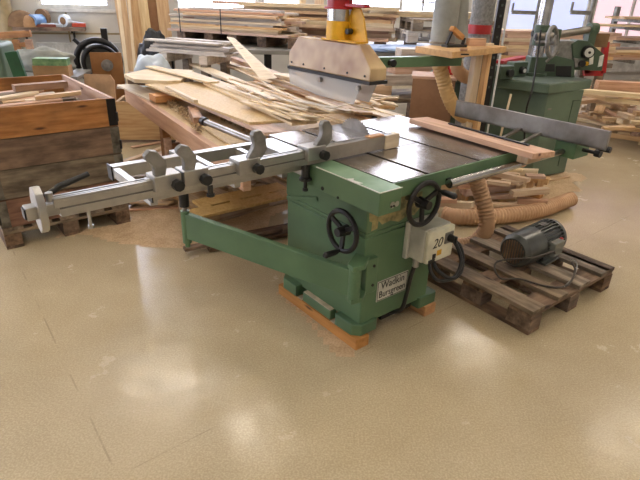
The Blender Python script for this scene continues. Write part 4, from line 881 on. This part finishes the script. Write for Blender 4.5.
# blue sheet and pallets on the right part of the grey table
c_ = W(415, 50, gz); blob('blue_sheet', Vector((WY(415, 50, 7.2).x, 7.2, gz+.001)), .75, .35, .045, 'blue', 'crumpled light blue plastic sheet on the grey table under the pallets', 'plastic sheet', 11)
def pallet_at(px, py, Y, zb, ang, lab, L_=1.1, mat='white_wood', wd=.7):
    p = WY(px, py, Y); e = empty('pallet', (p.x, Y, zb), ang, lab, 'pallet'); 
    for y in (.05, wd/2, wd-.05):
        pbl('bottom_board', L_/2, y, .011, L_, .10, .02, 0, mat, e)
        for x in (.07, L_/2, L_-.07): pbl('block', x, y, .0605, .14, .10, .078, 0, mat, e)
    for x in (.07, L_/2, L_-.07): pbl('stringer_board', x, wd/2, .110, wd, .14, .020, PI/2, mat, e)
    for i in range(5): pbl('deck_board', L_/2, .05+(wd-.1)*i/4, .1325, L_, .10, .023, 0, mat, e)
    return e
pz = WY(410, 43, 7.3).z
for i, lab in enumerate(('whitish wooden pallet above the blue sheet, lower of two', 'grey wooden pallet stacked on the whitish one')):
    pallet_at(407+i*4, 44, 7.3, pz+i*.1455, .12, lab, mat=('white_wood', 'greywood')[i])
# timber bearers carry the pallets over the sheet
for i, px in enumerate((.1, .95)):
    p = WY(407, 44, 7.3); c_ = Vector((p.x+px, 7.72, gz)); 
    board('bearer', c_+Vector((-.0, -.3, (pz-gz)/2)), c_+Vector((0, .3, (pz-gz)/2)), .09, pz-gz-.001, 'oldwood', '%s bearer between the blue sheet and the pallets' % ('left' if i == 0 else 'right'), 'timber', bevel=.002)
stack(Vector((WY(383, 25, 7.75).x-.2, 7.75, 0)), Vector((WY(480, 25, 8.1).x, 8.1, 0)), pz+.292+.001, 2, 4, .12, .035, ['pale'], 'lumber_board', 'pale board lying on the two stacked pallets left of the ducts', 'pale boards on the two pallets', jit=.1)
# blue metal ladder against window
lz = WX @ Vector((wx(423, 10), -.25, 0)); e = empty('step_ladder', lz, math.radians(19.2), 'slim blue grey ladder standing before the window left of the ducts', 'ladder')
for s_ in (-.17, .17): MB().beam((s_*1.25, -.25, 0), (s_*.8, .15, 2.6), .03, .05, Vector((0, 1, 0))).build('rail', 'ltblue' if False else 'cast', e)
for i in range(8): z = .3+i*.29; MB().box(-.20, .20, -.27+z*.154, -.21+z*.154, z-.012, z+.012).build('rung', 'cast', e)
# ================================================================ outfeed bench and its pile
def LV(p): q = Vector((p.x-O.x, p.y-O.y, 0)); return Vector((q.dot(U3), q.dot(V3), p.z))
bz = .74
# bench corners: near edge runs away from the saw's rear corner
K0 = W(268, 186, bz); K1 = W(124, 87, bz); K0 = K0+(K1-K0)*.10
bdv = (K1-K0).normalized(); bnv = Vector((bdv.y, -bdv.x, 0)); Lb = (K1-K0).length; Wb = 1.30; ab = math.atan2(bdv.y, bdv.x)
bn = empty('outfeed_bench', (K0.x, K0.y, 0), ab, 'low timber bench behind the saw buried under sheets and boards', 'bench')
# local: x along the near edge, y to the left of it (the bench lies to the right: negative y)
MB().box(0, Lb, -.045, 0, bz-.125, bz).build('edge_beam', 'beamwood', bn, bevel=.003)
MB().box(0, Lb, -Wb, -Wb+.045, bz-.125, bz).build('edge_beam', 'beamwood', bn, bevel=.003)
MB().box(.0, Lb-.05, -Wb+.0455, -.0455, bz-.03, bz-.002).build('bench_top', 'ply', bn)
_lg = (W(150, 106, bz)-K0).dot(bdv)

for x in (.0, _lg-.05):
    ly_ = 0 if x > .5 else .45; MB().box(x, x+.09, -.11-ly_, -.05-ly_, 0, bz-.126).build('leg', 'orange', bn, bevel=.002); MB().box(x, x+.09, -Wb+.05, -Wb+.11, 0, bz-.126).build('leg', 'orange', bn, bevel=.002)
    MB().box(x+.02, x+.06, -Wb+.11, -.11-ly_, .32, .44).build('stretcher', 'orange', bn, bevel=.002)
    MB().box(x-.05, x, -.10-ly_, -.05-ly_, 0, .50).build('leg_brace', 'pink', bn, bevel=.002)
zb = bz+.0005
heap = Heap(zb)
def hpx(x0, y0, x1, y1, w, t, mat, lab, name='board', cat='board', zg=.80, group=None, skew=0):
    z = zg
    for it in range(4):
        p, q = W(x0, y0, z), W(x1, y1, z); k_ = 0
        while LV(q).y-w/2 < 1.0 and k_ < 60: q = q+(p-q)*.02; k_ += 1
        d = q-p; c_ = (p+q)/2; z = .5*z+.5*(heap.rest(c_.x, c_.y, d.length, w, math.atan2(d.y, d.x))+t) if it < 3 else z
    return heap.drop(c_.x, c_.y, d.length, w, t, math.atan2(d.y, d.x), mat, name, lab, cat, group, skew=skew)
# lowest: sheets
hpx(184, 106, 246, 142, .20, .012, 'ply', 'chipboard sheet showing bare at the near edge of the bench, littered with shavings', 'chipboard_sheet', 'sheet', .76)
hpx(126, 84, 160, 99, .16, .014, 'pale', 'pale board scrap at the far left corner of the bench', zg=.76)
o = hpx(152, 95, 180, 93, .16, .05, 'endwood', 'chunky orange timber block near the far left end of the bench', 'timber_block', 'wood block', .79)
o = hpx(192, 106, 198, 118, .06, .055, 'orange', 'short reddish spacer block under the pinkish board on the bench', 'spacer_block', 'wood block', .78)
o = hpx(262, 120, 268, 126, .06, .055, 'orange', 'second spacer block under the pinkish board, beside the saw table', 'spacer_block', 'wood block', .78)
o = hpx(215, 84, 228, 92, .3, .03, 'oldwood', 'packing block under the big chipboard panel', 'spacer_block', 'wood block', .78)
hpx(176, 90, 292, 138, .14, .022, 'pink', 'long pinkish board along the near side of the pile, over two spacer blocks', zg=.84, skew=.05)
hpx(170, 82, 326, 134, .42, .016, 'ply', 'big yellow chipboard panel, the largest sheet of the pile', 'chipboard_sheet', 'sheet', .85, skew=.12)
hpx(167, 86, 196, 100, .03, .02, 'pale', 'slim pale strip crossing the left corner of the big chipboard panel', 'wood_strip', 'strip', .86)
# hexagonal panel
c_ = W(160, 76, .85)
def poly_thing(name, pts, z, t, mat, lab, cat):
    ps = [W(x, y, z) for x, y in pts]; c_ = sum(ps, Vector())/len(ps); mb = MB(); mb.hexa([Vector((p.x, p.y, z-t)) for p in ps], [Vector((p.x, p.y, z)) for p in ps]); o = mb.build(name, mat, loc=c_, smooth=False, bevel=.002); return tag(o, lab, cat)
poly_thing('board_offcut', [(134, 79), (124, 74), (150, 68), (194, 70), (181, 80), (167, 81)], .870, .030, 'pale', 'pale six sided offcut panel lying at the far left of the pile', 'offcut')
hpx(133, 92, 176, 90, .5, .04, 'pale', 'pale packing board under the six sided panel', zg=.79) if False else None
c_ = W(150, 78, .80); board('wood_block', c_+Vector((-.2, 0, -.01)), c_+Vector((.2, .1, -.01)), .2, .095, 'oldwood', 'dark packing block under the six sided panel', 'wood block')
# long boards of the pile, fanned
longs = [
 (213, 82, 316, 127, .17, .016, 'pale', 'wide pale board lying on the big chipboard panel, running towards the saw blade'),
 (186, 72, 300, 112, .13, .014, 'ply', 'yellowish board just behind the wide pale board'),
 (194, 62, 290, 101, .12, .024, 'pale', 'long pale board with its end sticking out at the top left of the pile'),
 (150, 66, 214, 82, .10, .012, 'pale', 'pale narrow board sticking out towards the whitish stack'),
 (250, 100, 330, 126, .16, .012, 'pale', 'pale board ending at the rear edge of the saw table left of the blade'),
 (300, 104, 372, 121, .20, .012, 'ply', 'yellowish board at the rear table edge right of the blade'),
 (335, 98, 396, 114, .18, .014, 'pale', 'pale board reaching the rear right corner of the saw table'),
 (218, 60, 366, 112, .12, .018, 'pine', 'long tan board running the whole length of the pile to its right end'),
 (262, 92, 352, 114, .09, .014, 'pale', 'pale board across the middle of the pile above the narrow strips'),
 (206, 54, 345, 98, .10, .018, 'pale', 'long pale board behind the long tan board'),
 (232, 56, 284, 75, .09, .040, 'pink', 'thick reddish beam on the top far side of the pile, square end to the right'),
 (247, 62, 323, 92, .08, .022, 'pine', 'tan board on the far side of the pile right of the reddish beam'),
 (283, 73, 368, 106, .09, .022, 'pale', 'clean pale board with a square end under the clear guard skirt'),
 (300, 72, 392, 108, .09, .018, 'pine', 'tan board furthest back beside the guard'),
 (384, 100, 402, 114, .10, .012, 'pale', 'short pale board just left of the brown fibreboard box'),
]
for k, (x0, y0, x1, y1, w, t, m_, lab) in enumerate(longs): hpx(x0, y0, x1, y1, w, t, m_, lab, zg=.86+.004*k, skew=(k % 3)*.05)
SG = 'thin strips on the board pile'
for k in range(64):
    x = R.uniform(225, 385); yl = 60+(x-225)*.30; yh = 134-.155*(x-275)-3 if x > 262 else 80+(x-200)*.55; y = R.uniform(yl, yh-4); lx_ = R.uniform(14, 60); sl = R.gauss(.33, .10)
    if k % 8 == 0: sl = R.uniform(-.6, .9); lx_ *= .4
    x1 = min(x+lx_, 398); y1 = y+(x1-x)*sl
    if y1 > 134-.155*(x1-275)-2: y1 = 134-.155*(x1-275)-2
    if x1-x < 6: continue
    hpx(x, y, x1, y1, R.uniform(.012, .045), R.uniform(.004, .009), R.choice(['pale', 'pine', 'pale', 'pale']), 'thin sawn strip scattered on top of the board pile behind the saw', 'wood_strip', 'strip', .9, SG, R.uniform(0, .02))
# leaning pale triangular plank at the top
p0 = W(274, 80, .93); p1 = WY(231, 38, p0.y+.9)
mb = MB(); a = [WY(228, 37, 5.6), WY(233, 38, 5.6), WY(276, 78, 4.6), WY(262, 79, 4.6)]; tv = Vector((.01, .02, 0))
tag(mb.hexa([p-tv for p in a], [p+tv for p in a]).build('pale_plank', 'pale', loc=a[0], smooth=False), 'pale pointed plank jutting up from the pile in front of the lumber stack', 'plank')
# more boards beyond the bench: floor to the right of the guard
h2 = Heap(0.0)
for k, (px, py, l, w, t, a_, m_, lab) in enumerate([
 (392, 76, 1.0, .8, .30, .3, 'white_wood', 'pale stacked boxwork under the green boom'), ]):
    pass
def boxthing(name, px, py, Y, l, w, h, ang, mat, lab, cat, ztop=True):
    q = WY(px, py, Y); return board(name, Vector((q.x-math.cos(ang)*l/2, Y-math.sin(ang)*l/2, q.z-h/2)), Vector((q.x+math.cos(ang)*l/2, Y+math.sin(ang)*l/2, q.z-h/2)), w, h, mat, lab, cat, bevel=.003)
# a pallet trolley with blocks between the pile and the brown box
pt = empty('low_stand', Vector((WY(392, 90, 5.6).x, 5.6, 0)), .25, 'low wooden stand loaded with blocks between the pile and the brown box', 'stand')
zt_ = WY(392, 97, 5.4).z
MB().box(-.42, .42, -.3, .3, zt_-.04, zt_).build('stand_top', 'greywood', pt, bevel=.003)
for x in (-.36, .36):
    for y in (-.25, .25): MB().box(x-.05, x+.05, y-.05, y+.05, 0, zt_-.04).build('leg', 'oldwood', pt, bevel=.003)
h3 = Heap(zt_+.0005); cx, cy = pt.location.x, 5.6
for (dx, dy, l, w, t, a_, m_, lab) in [
 (-.22, -.16, .34, .20, .11, .35, 'pine', 'thick tan block at the left front of the low stand'),
 (.16, .02, .62, .34, .10, .25, 'white_wood', 'wide pale slab on the low stand right of the tan blocks'),
 (-.24, -.14, .26, .16, .10, .15, 'pale', 'smaller pale block stacked on the left front block'),
 (.20, .06, .50, .26, .09, .30, 'pink', 'pinkish slab on top of the wide pale slab'),
 (.12, -.04, .60, .05, .04, -.5, 'white_wood', 'whitish batten lying askew across the slabs'),
 (.24, .14, .40, .20, .10, .2, 'white_wood', 'topmost pale slab on the low stand')]:
    h3.drop(cx+dx, cy+dy, l, w, t, a_, m_, 'wood_block', lab, 'wood block', bevel=.003)
# shavings on the bench
def litter(name, quads, n, size, mat, lab, cat, zf):
    mb = MB()
    for i in range(n):
        (x0, y0, x1, y1, s_) = R.choice(quads); px = R.uniform(x0, x1); py = y0+(y1-y0)*(px-x0)/max(1, x1-x0)+R.uniform(-s_, s_); c_ = W(px, py, zf); l = size*R.uniform(.4, 1.4); a = R.uniform(0, PI); d = Vector((math.cos(a), math.sin(a), 0)); n_ = Vector((-d.y, d.x, 0)); w = size*.22; z0 = R.uniform(.0, size*.3)
        c_ = c_+Vector((0, 0, z0)); k = R.uniform(.1, .5)*size
        mb.add([c_-d*l/2-n_*w/2, c_-d*l/2+n_*w/2, c_+n_*w/2+Vector((0, 0, k)), c_-n_*w/2+Vector((0, 0, k)), c_+d*l/2-n_*w/2, c_+d*l/2+n_*w/2], [(0, 1, 2, 3), (3, 2, 5, 4)])
    return tag(mb.build(name, mat, smooth=False), lab, cat, None, 'stuff')
litter('wood_shavings', [(165, 98, 200, 128, 5), (205, 108, 262, 138, 4), (150, 84, 178, 88, 2)], 420, .045, 'shav', 'dark curly wood shavings heaped along the near edge of the bench', 'shavings', bz+.012)
# ================================================================ crate of pallet collars on a pallet
E0 = W(12, 249, 0); E1 = W(131, 222, 0)
ce = (E1-E0).normalized(); cn = Vector((-ce.y, ce.x, 0)); Lc = .80; Wc = 1.2
E0 = E1-ce*Lc
cr_ = empty('pallet_crate', E0, math.atan2(ce.y, ce.x), 'tall wooden crate of stacked pallet collars filled with offcuts at the left', 'crate')
def cb(name, x0, x1, y0, y1, z0, z1, mat, par=cr_):
    l, w, t = x1-x0, y1-y0, z1-z0; c_ = Vector(((x0+x1)/2, (y0+y1)/2, (z0+z1)/2)); mb = MB()
    if l >= w: mb.box(-l/2, l/2, -w/2, w/2, -t/2, t/2); o = mb.build(name, mat, par, smooth=False, bevel=.002)
    else: mb.box(-w/2, w/2, -l/2, l/2, -t/2, t/2); o = mb.build(name, mat, par, smooth=False, bevel=.002); o.rotation_euler = (0, 0, PI/2)
    o.location = c_; return o
for x in (.05, .4, .75): cb('bottom_board', x-.05, x+.05, 0, Wc, 0, .02, 'oldwood')
for x in (.05, .4, .75):
    for y in (.07, .6, 1.13): cb('block', x-.05, x+.05, y-.07, y+.07, .0205, .10, 'oldwood')
for y in (.07, .6, 1.13): cb('stringer_board', 0, Lc, y-.07, y+.07, .1005, .1205, 'greywood')
for i in range(5): x = .06+.17*i; cb('deck_board', x-.06, x+.06, 0, Wc, .121, .1435, 'greywood')
mats = ['redwood', 'ashwood', 'brownwood', 'orange']
for k in range(4):
    z0 = .1445+k*.187; z1 = z0+.182; m_ = mats[k]; tk = .022
    cb('collar_board', 0, Lc, 0, tk, z0, z1, m_); cb('collar_board', 0, Lc, Wc-tk, Wc, z0, z1, m_)
    cb('collar_board', Lc-tk, Lc, tk+.001, Wc-tk-.001, z0, z1, m_ if k < 3 else 'pink'); cb('collar_board', 0, tk, tk+.001, Wc-tk-.001, z0, z1, m_)
    for x, s_ in ((Lc, 1), (0, -1)):
        for y in (0, Wc):
            xx = (x-.055, x+.003) if s_ > 0 else (x-.003, x+.055); yy = (y-.003, y+.0) if y == 0 else (y, y+.003)
            hgm = plain('hinge_zinc', (128, 124, 114), .5, .6, c2=(78, 74, 66), sc=18) if (k == 0 and y == 0 and s_ > 0) else None
            if hgm: HG = hgm
            h_ = MB().box(xx[0], xx[1], yy[0], yy[1], z0+.004, z1-.004).box(*( (x, x+.003) if s_ > 0 else (x-.003, x)), *((0, .055) if y == 0 else (Wc-.055, Wc)), z0+.004, z1-.004).build('corner_hinge', HG if k != 3 else 'iron', cr_)
            MB().cyl((x+s_*.002, y+(-.003 if y == 0 else .003), z0+.03), (x+s_*.002, y+(-.003 if y == 0 else .003), z0+.09), .008, n=8).build('hinge_barrel', 'iron', h_)
# the crate's contents
cX = Matrix.Translation(E0) @ Matrix.Rotation(math.atan2(ce.y, ce.x), 4, 'Z'); ca = math.atan2(ce.y, ce.x)
hc_ = Heap(.60)
ch_spec = [(.40, .55, .60, .55, .20, 0, 'oldwood', 'dark offcut bulk low inside the crate')]
def cdrop(x, y, l, w, t, a_, m_, lab, g=None, name='offcut', mz=.93):
    q = cX @ Vector((x, y, 0)); return hc_.drop(q.x, q.y, l, w, t, ca+a_, m_, name, lab, 'offcut', g, skew=R.uniform(0, .03), maxz=mz)
# full-width lower layers so nothing hangs in the air
hc_.base = .1445
cdrop(.40, .60, 1.1, .72, .60, PI/2, 'oldwood', 'mass of dusty wood packed low in the crate', name='timber_filling', mz=2)
for k in range(44):
    a_ = R.gauss(.15, .22) if k % 4 else PI/2+R.gauss(0, .2); l = R.uniform(.22, .5) if k % 4 else R.uniform(.2, .55)
    cdrop(R.uniform(.28, .52), R.uniform(.25, .95), l, R.uniform(.03, .09), R.uniform(.015, .035), a_, R.choice(['pine', 'pink', 'greywood', 'pale']), 'short wood offcut in the crate at the left, mixed with the others', 'offcuts in the crate', mz=.86)
cdrop(.52, .72, .36, .075, .045, .10, 'orange', 'thick orange wood offcut, the biggest piece on top of the crate contents', mz=.93)
cdrop(.56, .40, .34, .05, .025, .20, 'pine', 'pale tan stick on top of the crate contents nearest the right wall of the crate', mz=.93)
cdrop(.10, .30, .12, .05, .05, 1.3, 'orange', 'stubby upright orange offcut near the front of the crate', mz=.93)
# ================================================================ floor clutter under and beside the bench
h4 = Heap(.004)
# sawdust: low drifts
def drift(name, poly, hgt, seed, lab, zb_=0.0, mat='sawdust'):
    import bmesh
    from mathutils import noise as mn
    ps = [W(x, y, 0) for x, y in poly]; xs_ = [p.x for p in ps]; ys_ = [p.y for p in ps]; st_ = .03; nx = int((max(xs_)-min(xs_))/st_)+1; ny = int((max(ys_)-min(ys_))/st_)+1
    def dist(x, y):
        inside = False; dm = 9; n = len(ps)
        for i in range(n):
            a, b_ = ps[i], ps[(i+1) % n]
            if (a.y > y) != (b_.y > y) and x < (b_.x-a.x)*(y-a.y)/(b_.y-a.y)+a.x: inside = not inside
            e = Vector((b_.x-a.x, b_.y-a.y)); w_ = Vector((x-a.x, y-a.y)); t = max(0, min(1, w_.dot(e)/max(1e-9, e.length_squared))); dm = min(dm, (w_-e*t).length)
        return dm if inside else -dm
    idx = {}; vs_ = []; fs = []
    for i in range(nx+1):
        for j in range(ny+1):
            x = min(xs_)+i*st_; y = min(ys_)+j*st_; d = dist(x, y)+.12*mn.noise(Vector((x*4, y*4, seed)))
            if d > 0: idx[(i, j)] = len(vs_); vs_.append((x, y, zb_+hgt*min(1, d/.15)*(.35+.65*abs(mn.noise(Vector((x*6, y*6, seed+3)))*2))+.0008))
    for i in range(nx):
        for j in range(ny):
            q = [(i, j), (i+1, j), (i+1, j+1), (i, j+1)]
            if all(k in idx for k in q): fs.append([idx[k] for k in q])
    me = bpy.data.meshes.new(name); me.from_pydata(vs_, [], fs); me.materials.append(M[mat]); me.shade_smooth(); o = bpy.data.objects.new(name, me); C.objects.link(o); return tag(o, lab, 'sawdust', None, 'stuff')
drift('sawdust', [(16, 247), (60, 232), (130, 220), (128, 190), (190, 170), (250, 165), (285, 175), (286, 212), (262, 232), (225, 246), (205, 252), (190, 248), (150, 244), (80, 240)], .014, 1, 'pale brown sawdust spread on the floor under the bench and crosscut fence')
drift('sawdust', [(440, 225), (450, 205), (430, 185), (470, 150), (560, 168), (585, 176), (575, 200), (540, 222), (470, 228)], .006, 4, 'thin sawdust around the offcut heap and tan hoses')
drift('sawdust', [(276, 296), (285, 294), (352, 352), (345, 357)], .005, 7, 'line of sawdust along the left wooden runner')
# slotted board on a small pallet under the bench
sp = empty('pallet', W(204, 228, 0), ca+.08, 'dusty wooden pallet under the bench, half hidden behind the swing arm', 'pallet')
pallet(sp, 1.05, .62, 5, 'dusty', top='dusty')
zp = .1445; 
h5 = Heap(zp)
pA = W(200, 222, zp+.03); pB = W(290, 190, zp+.03)
# tilted board with three slots
def slotted(p0, p1, w, t):
    d = (p1-p0); l = d.length; s, u = frame(d); d = d.normalized(); mb = MB()
    ys_ = [-w/2, -w/2+.12, -w/2+.15, w/2]; xs_ = [-l/2, -l*.30, -l*.12, -l*.02, l*.2, l*.28, l*.44, l/2]
    mb.box(-l/2, l/2, ys_[0], ys_[1], -t/2, t/2); mb.box(-l/2+.10, l/2, ys_[2], ys_[3], -t/2, t/2)
    for i in range(0, 8, 2):
        if i < 7: mb.box(xs_[i], xs_[i+1], ys_[1], ys_[2], -t/2, t/2)
    m3 = (p0+p1)/2; X = Matrix(((d.x, s.x, u.x, m3.x), (d.y, s.y, u.y, m3.y), (d.z, s.z, u.z, m3.z), (0, 0, 0, 1))); return mb.build('slotted_board', 'ply', X=X, smooth=False)
o = slotted(W(188, 211, .19), W(288, 189, .19), .30, .02); tag(o, 'wide dusty board with long dark slots lying on the pallet under the bench', 'board')
p = W(263, 212, .144)
# boards and scraps on the floor under the fence and beyond the crate
fh = Heap(.006)
def fdrop(px, py, l, w, t, adeg, m_, lab, g=None, name='board', cat='board', mz=None, H_=fh, zz=.03):
    q = W(px, py, zz); return H_.drop(q.x, q.y, l, w, t, math.radians(adeg), m_, name, lab, cat, g, skew=R.uniform(0, .04), maxz=mz)
fdrop(268, 232, .9, .16, .025, 30, 'oldwood', 'dusty board flat on the floor behind the swing arm, near the saw cabinet')
fdrop(235, 240, .7, .05, .02, 32, 'oldwood', 'thin dusty batten on the floor behind the swing arm')
fdrop(150, 170, 1.2, .30, .02, 20, 'white_wood', 'whitish sheet on the floor between crate and bench leg')
fdrop(163, 152, .9, .26, .02, 60, 'white_wood', 'pale sheet on the floor behind the bench leg', )
fdrop(140, 158, .8, .05, .03, 70, 'pine', 'tan batten on the whitish sheets beside the crate')
fdrop(172, 205, .8, .04, .012, 15, 'pink', 'thin stick on the sawdust below the crosscut fence')
fdrop(200, 150, 1.0, .22, .05, 25, 'pink', 'pinkish slab on the floor behind the flip stops', zz=.1)
fdrop(128, 224, .30, .008, .006, 25, 'dark', 'thin dark stick lying on the sawdust in front of the crate', zz=.01) if False else None
for k in range(26):
    px, py = R.uniform(128, 255), R.uniform(140, 205)
    fdrop(px, py, R.uniform(.2, .8), R.uniform(.02, .08), R.uniform(.008, .02), R.uniform(0, 100), R.choice(['pink', 'pale', 'oldwood', 'white_wood', 'pine']), 'loose scrap of wood on the floor under the bench', 'loose scraps under the bench', 'wood_scrap', 'scrap', .3)
# yellow-brown crate and boards between big crate and bench, farther back
bc = W(118, 152, 0); 
yx = WY(118, 125, 5.6).x
yc = empty('timber_crate', Vector((yx, 5.6, 0)), .12, 'yellowish open wooden crate standing behind the tall crate and bench leg', 'crate'); zt2 = .44
MB().box(0, 1.1, 0, .03, .03, zt2).build('front_board', 'pine', yc, bevel=.003); MB().box(0, 1.1, .37, .40, .03, zt2).build('back_board', 'pine', yc, bevel=.003)
MB().box(0, .03, .031, .369, .03, zt2).build('side_board', 'pine', yc); MB().box(1.07, 1.1, .031, .369, .03, zt2).build('side_board', 'pine', yc); MB().box(0, 1.1, 0, .4, 0, .029).build('floor_board', 'oldwood', yc)
hy = Heap(.031); q0 = yc.location
hy.drop(q0.x+.53, q0.y+.265, .98, .30, .40, .12, 'oldwood', 'timber_filling', 'mass of dark timber low in the yellowish crate', 'timber')
for k in range(16):
    hy.drop(q0.x+.25+R.uniform(-.12, .12), q0.y+.21+R.uniform(-.06, .06), R.uniform(.25, .55), R.uniform(.05, .12), R.uniform(.012, .03), R.gauss(.3, .25), R.choice(['white_wood', 'pale', 'pink', 'greywood']), 'wood_strip', 'loose strip heaped in the yellowish crate', 'strip', 'strips in the yellowish crate', maxz=zt2+.16)
# offcut heap under the rip rail
h6 = Heap(.006)
def rdrop(px, py, l, w, t, adeg, m_, lab, g=None, name='offcut', cat='offcut', mz=None, zz=.06): return fdrop(px, py, l, w, t, adeg, m_, lab, g, name, cat, mz, h6, zz)
hb = [(500, 186, .75, .12, .05, -20, 'pine'), (470, 190, .8, .1, .05, 10, 'pale'), (490, 196, .6, .10, .06, 25, 'pink'), (455, 200, .5, .08, .04, 5, 'pale'), (515, 190, .5, .09, .05, -30, 'pine')]
for k, (x, y, l, w, t, a_, m_) in enumerate(hb): rdrop(x, y, l, w, t, a_, m_, ['tan offcut beam low in the heap under the rip rail, farthest back', 'pale offcut beam across the left of the heap under the rip rail', 'pinkish offcut beam in the middle of the heap under the rip rail', 'pale offcut at the left end of the heap behind the hose', 'tan offcut at the right end of the heap near the moulder'][k])
for k in range(110):
    px = R.uniform(444, 532); py = R.uniform(180, 209)
    rdrop(px, py, R.uniform(.12, .42), R.uniform(.04, .09), R.uniform(.02, .05), R.gauss(-5, 28), R.choice(['pine', 'pale', 'pink', 'endwood', 'pine']), 'short square offcut in the heap under the rip rail', 'offcuts under the rip rail', mz=.30)
poly = [(480, 168), (506, 171), (489, 203), (484, 203)]
ps = [WY(x, y, W(486, 203, 0).y) for x, y in poly]; tag(MB().hexa([p-Vector((0, .008, 0)) for p in ps], [p+Vector((0, .008, 0)) for p in ps]).build('triangular_board', 'pale', loc=ps[0], smooth=False), 'pale triangular board standing on edge behind the upright hose', 'board')
for k, (px, lab) in enumerate(((517, 'upright square block end, leftmost of three beside the lying hose'), (527, 'upright square block end, middle of three beside the lying hose'), (537, 'upright square block end, rightmost of three beside the lying hose'))):
    q = W(px, 207, 0); q = WY(px, 205, W(px, 206, 0).y); a = Vector((q.x, q.y+.02, .006)); board('square_block', a, a+Vector((.02, .06, .19)), .05, .05, 'pine', lab, 'wood block')
# strip beneath the moulder cabinet
a = W(527, 186, 0); b_ = W(565, 179, 0); board('floor_batten', a+Vector((0, .01, .01)), b_+Vector((.05, .05, .01)), .04, .02, 'pine', 'pale batten on the floor along the foot of the green moulder', 'batten')
q = W(537, 186, 0); board('square_block', Vector((q.x, q.y-.04, 0.005)), Vector((q.x, q.y-.04, .10)), .07, .05, 'endwood', 'small orange block standing against the foot of the moulder', 'wood block')
# ================================================================ lumber at the far right
hr = Heap(.006)
for k in range(170):
    px = R.uniform(582, 690); py = R.uniform(96, 143) if px > 606 else R.uniform(92, 118)
    q = W(px, py+16, .0); 
    if q.y < 5.7 or q.y > 8.6: continue
    l = R.uniform(.5, 1.3) if k % 3 else R.uniform(.25, .6)
    hr.drop(q.x+R.uniform(0, .3), q.y, l, R.uniform(.05, .12), R.uniform(.025, .05), R.gauss(-.3, .65) if k % 3 else R.uniform(0, PI), R.choice(['pine', 'pink', 'pale', 'pine']), 'board', 'sawn board tumbled in the floor heap at the far right edge', 'board', 'boards in the right floor heap', skew=R.uniform(0, .05), maxz=.40 if q.y > 7.2 else .56, bevel=0)
for (px, py, Y, l, w, t, a_, m_, lab) in [(622, 102, 6.3, 2.0, .12, .05, -.35, 'pale', 'long pale plank lying across the top of the right floor heap'), (648, 84, 6.7, 1.2, .14, .13, -.1, 'pink', 'thick reddish timber on top of the right heap at the photo edge')]:
    q = WY(px, py, Y); hr.drop(q.x, q.y, l, w, t, a_, m_, 'plank', lab, 'plank')
# rack with boards along the right part of the back wall
ra = Vector((WY(590, 50, 8.6).x, 8.6, 0)); rk = empty('timber_rack', ra, .22, 'grey steel timber rack at the far right carrying layers of boards', 'rack')
zs_ = [WY(620, y, 8.6).z for y in (62, 52, 27, 18)]
zs_ = [.74, 1.03, 1.22, 1.33]
for x in (.75, 2.6):
    MB().box(x, x+.07, .55, .62, 0, 1.5).build('upright', 'cast', rk)
    for z in zs_: MB().box(x, x+.07, -.05, .55, z-.05, z).build('arm', 'cast', rk)
bpy.context.view_layer.update(); RX = rk.matrix_world.copy()
for j, (z, n, ly, lab) in enumerate(((zs_[0], 4, 4, 'board on the lowest level of the timber rack at the far right'), (zs_[1], 4, 1, 'board on the second level of the timber rack at the far right'), (zs_[2], 3, 1, 'board on the third level of the timber rack at the far right'), (zs_[3], 3, 1, 'board on the top level of the timber rack at the far right'))):
    p0 = RX @ Vector((.15 if j < 3 else .55, -.02, 0)); p1 = RX @ Vector((3.4, -.02, 0)); stack(p0, p1, z+.001, ly, n, .125, .035 if j != 2 else .028, ['pink', 'pine', 'pale'], 'lumber_board', lab, 'boards on rack level %s' % ['one', 'two', 'three', 'four'][j], jit=.25)
# lumber stack seen between the slotted channel and the moulder column
pa = WY(506, 55, 7.4); pb_ = WY(533, 57, 7.4); 
tr = empty('sawhorse_table', Vector((pa.x+.05, 7.4, 0)), .2, 'low stand carrying a lumber stack behind the moulder column', 'stand')
MB().box(-.1, 1.6, 0, .6, .72, .78).build('stand_top', 'greywood', tr); [MB().box(x, x+.08, y, y+.08, 0, .72).build('leg', 'greywood', tr) for x in (-.05, 1.45) for y in (.05, .45)]
bpy.context.view_layer.update(); TX = tr.matrix_world.copy()
stack(TX @ Vector((-.05, .02, 0)), TX @ Vector((1.55, .02, 0)), .781, 9, 4, .125, .042, ['pink', 'pine', 'pale'], 'lumber_board', 'board in the stack visible between the dark channel and the moulder column', 'boards behind the moulder column', jit=.08)
# slim coat-stand like clamps seen before the right windows
for px, ax_, Y, lab in ((538, 512, 6.6, 'slim grey post with a side arm left of the moulder column'), (592, 571, 6.0, 'slim grey post with a side arm right of the power feeder')):
    q = WY(px, 10, Y); e = empty('arm_post', (q.x, Y, 0), 0, lab, 'post'); MB().cyl((0, 0, 0), (0, 0, 2.4), .022, n=12).build('pole', 'cast', e)
    z = WY(px, 13 if px < 560 else 13, Y).z; x_ = WY(ax_, 12, Y).x-q.x; MB().beam((x_, 0, z), (0, 0, z), .035, .04).beam((x_, 0, z), (x_, 0, z+.10), .02, .02, Vector((0, 1, 0))).build('side_arm', 'cast', e)
    MB().cyl((-.03, -.03, z-.22), (.03, -.03, z-.22), .035, n=12).build('clamp', 'black', e); MB().cyl((0, 0, 0), (0, 0, .03), .18, n=20).build('foot', 'iron', e)
# small things seen behind the ducts
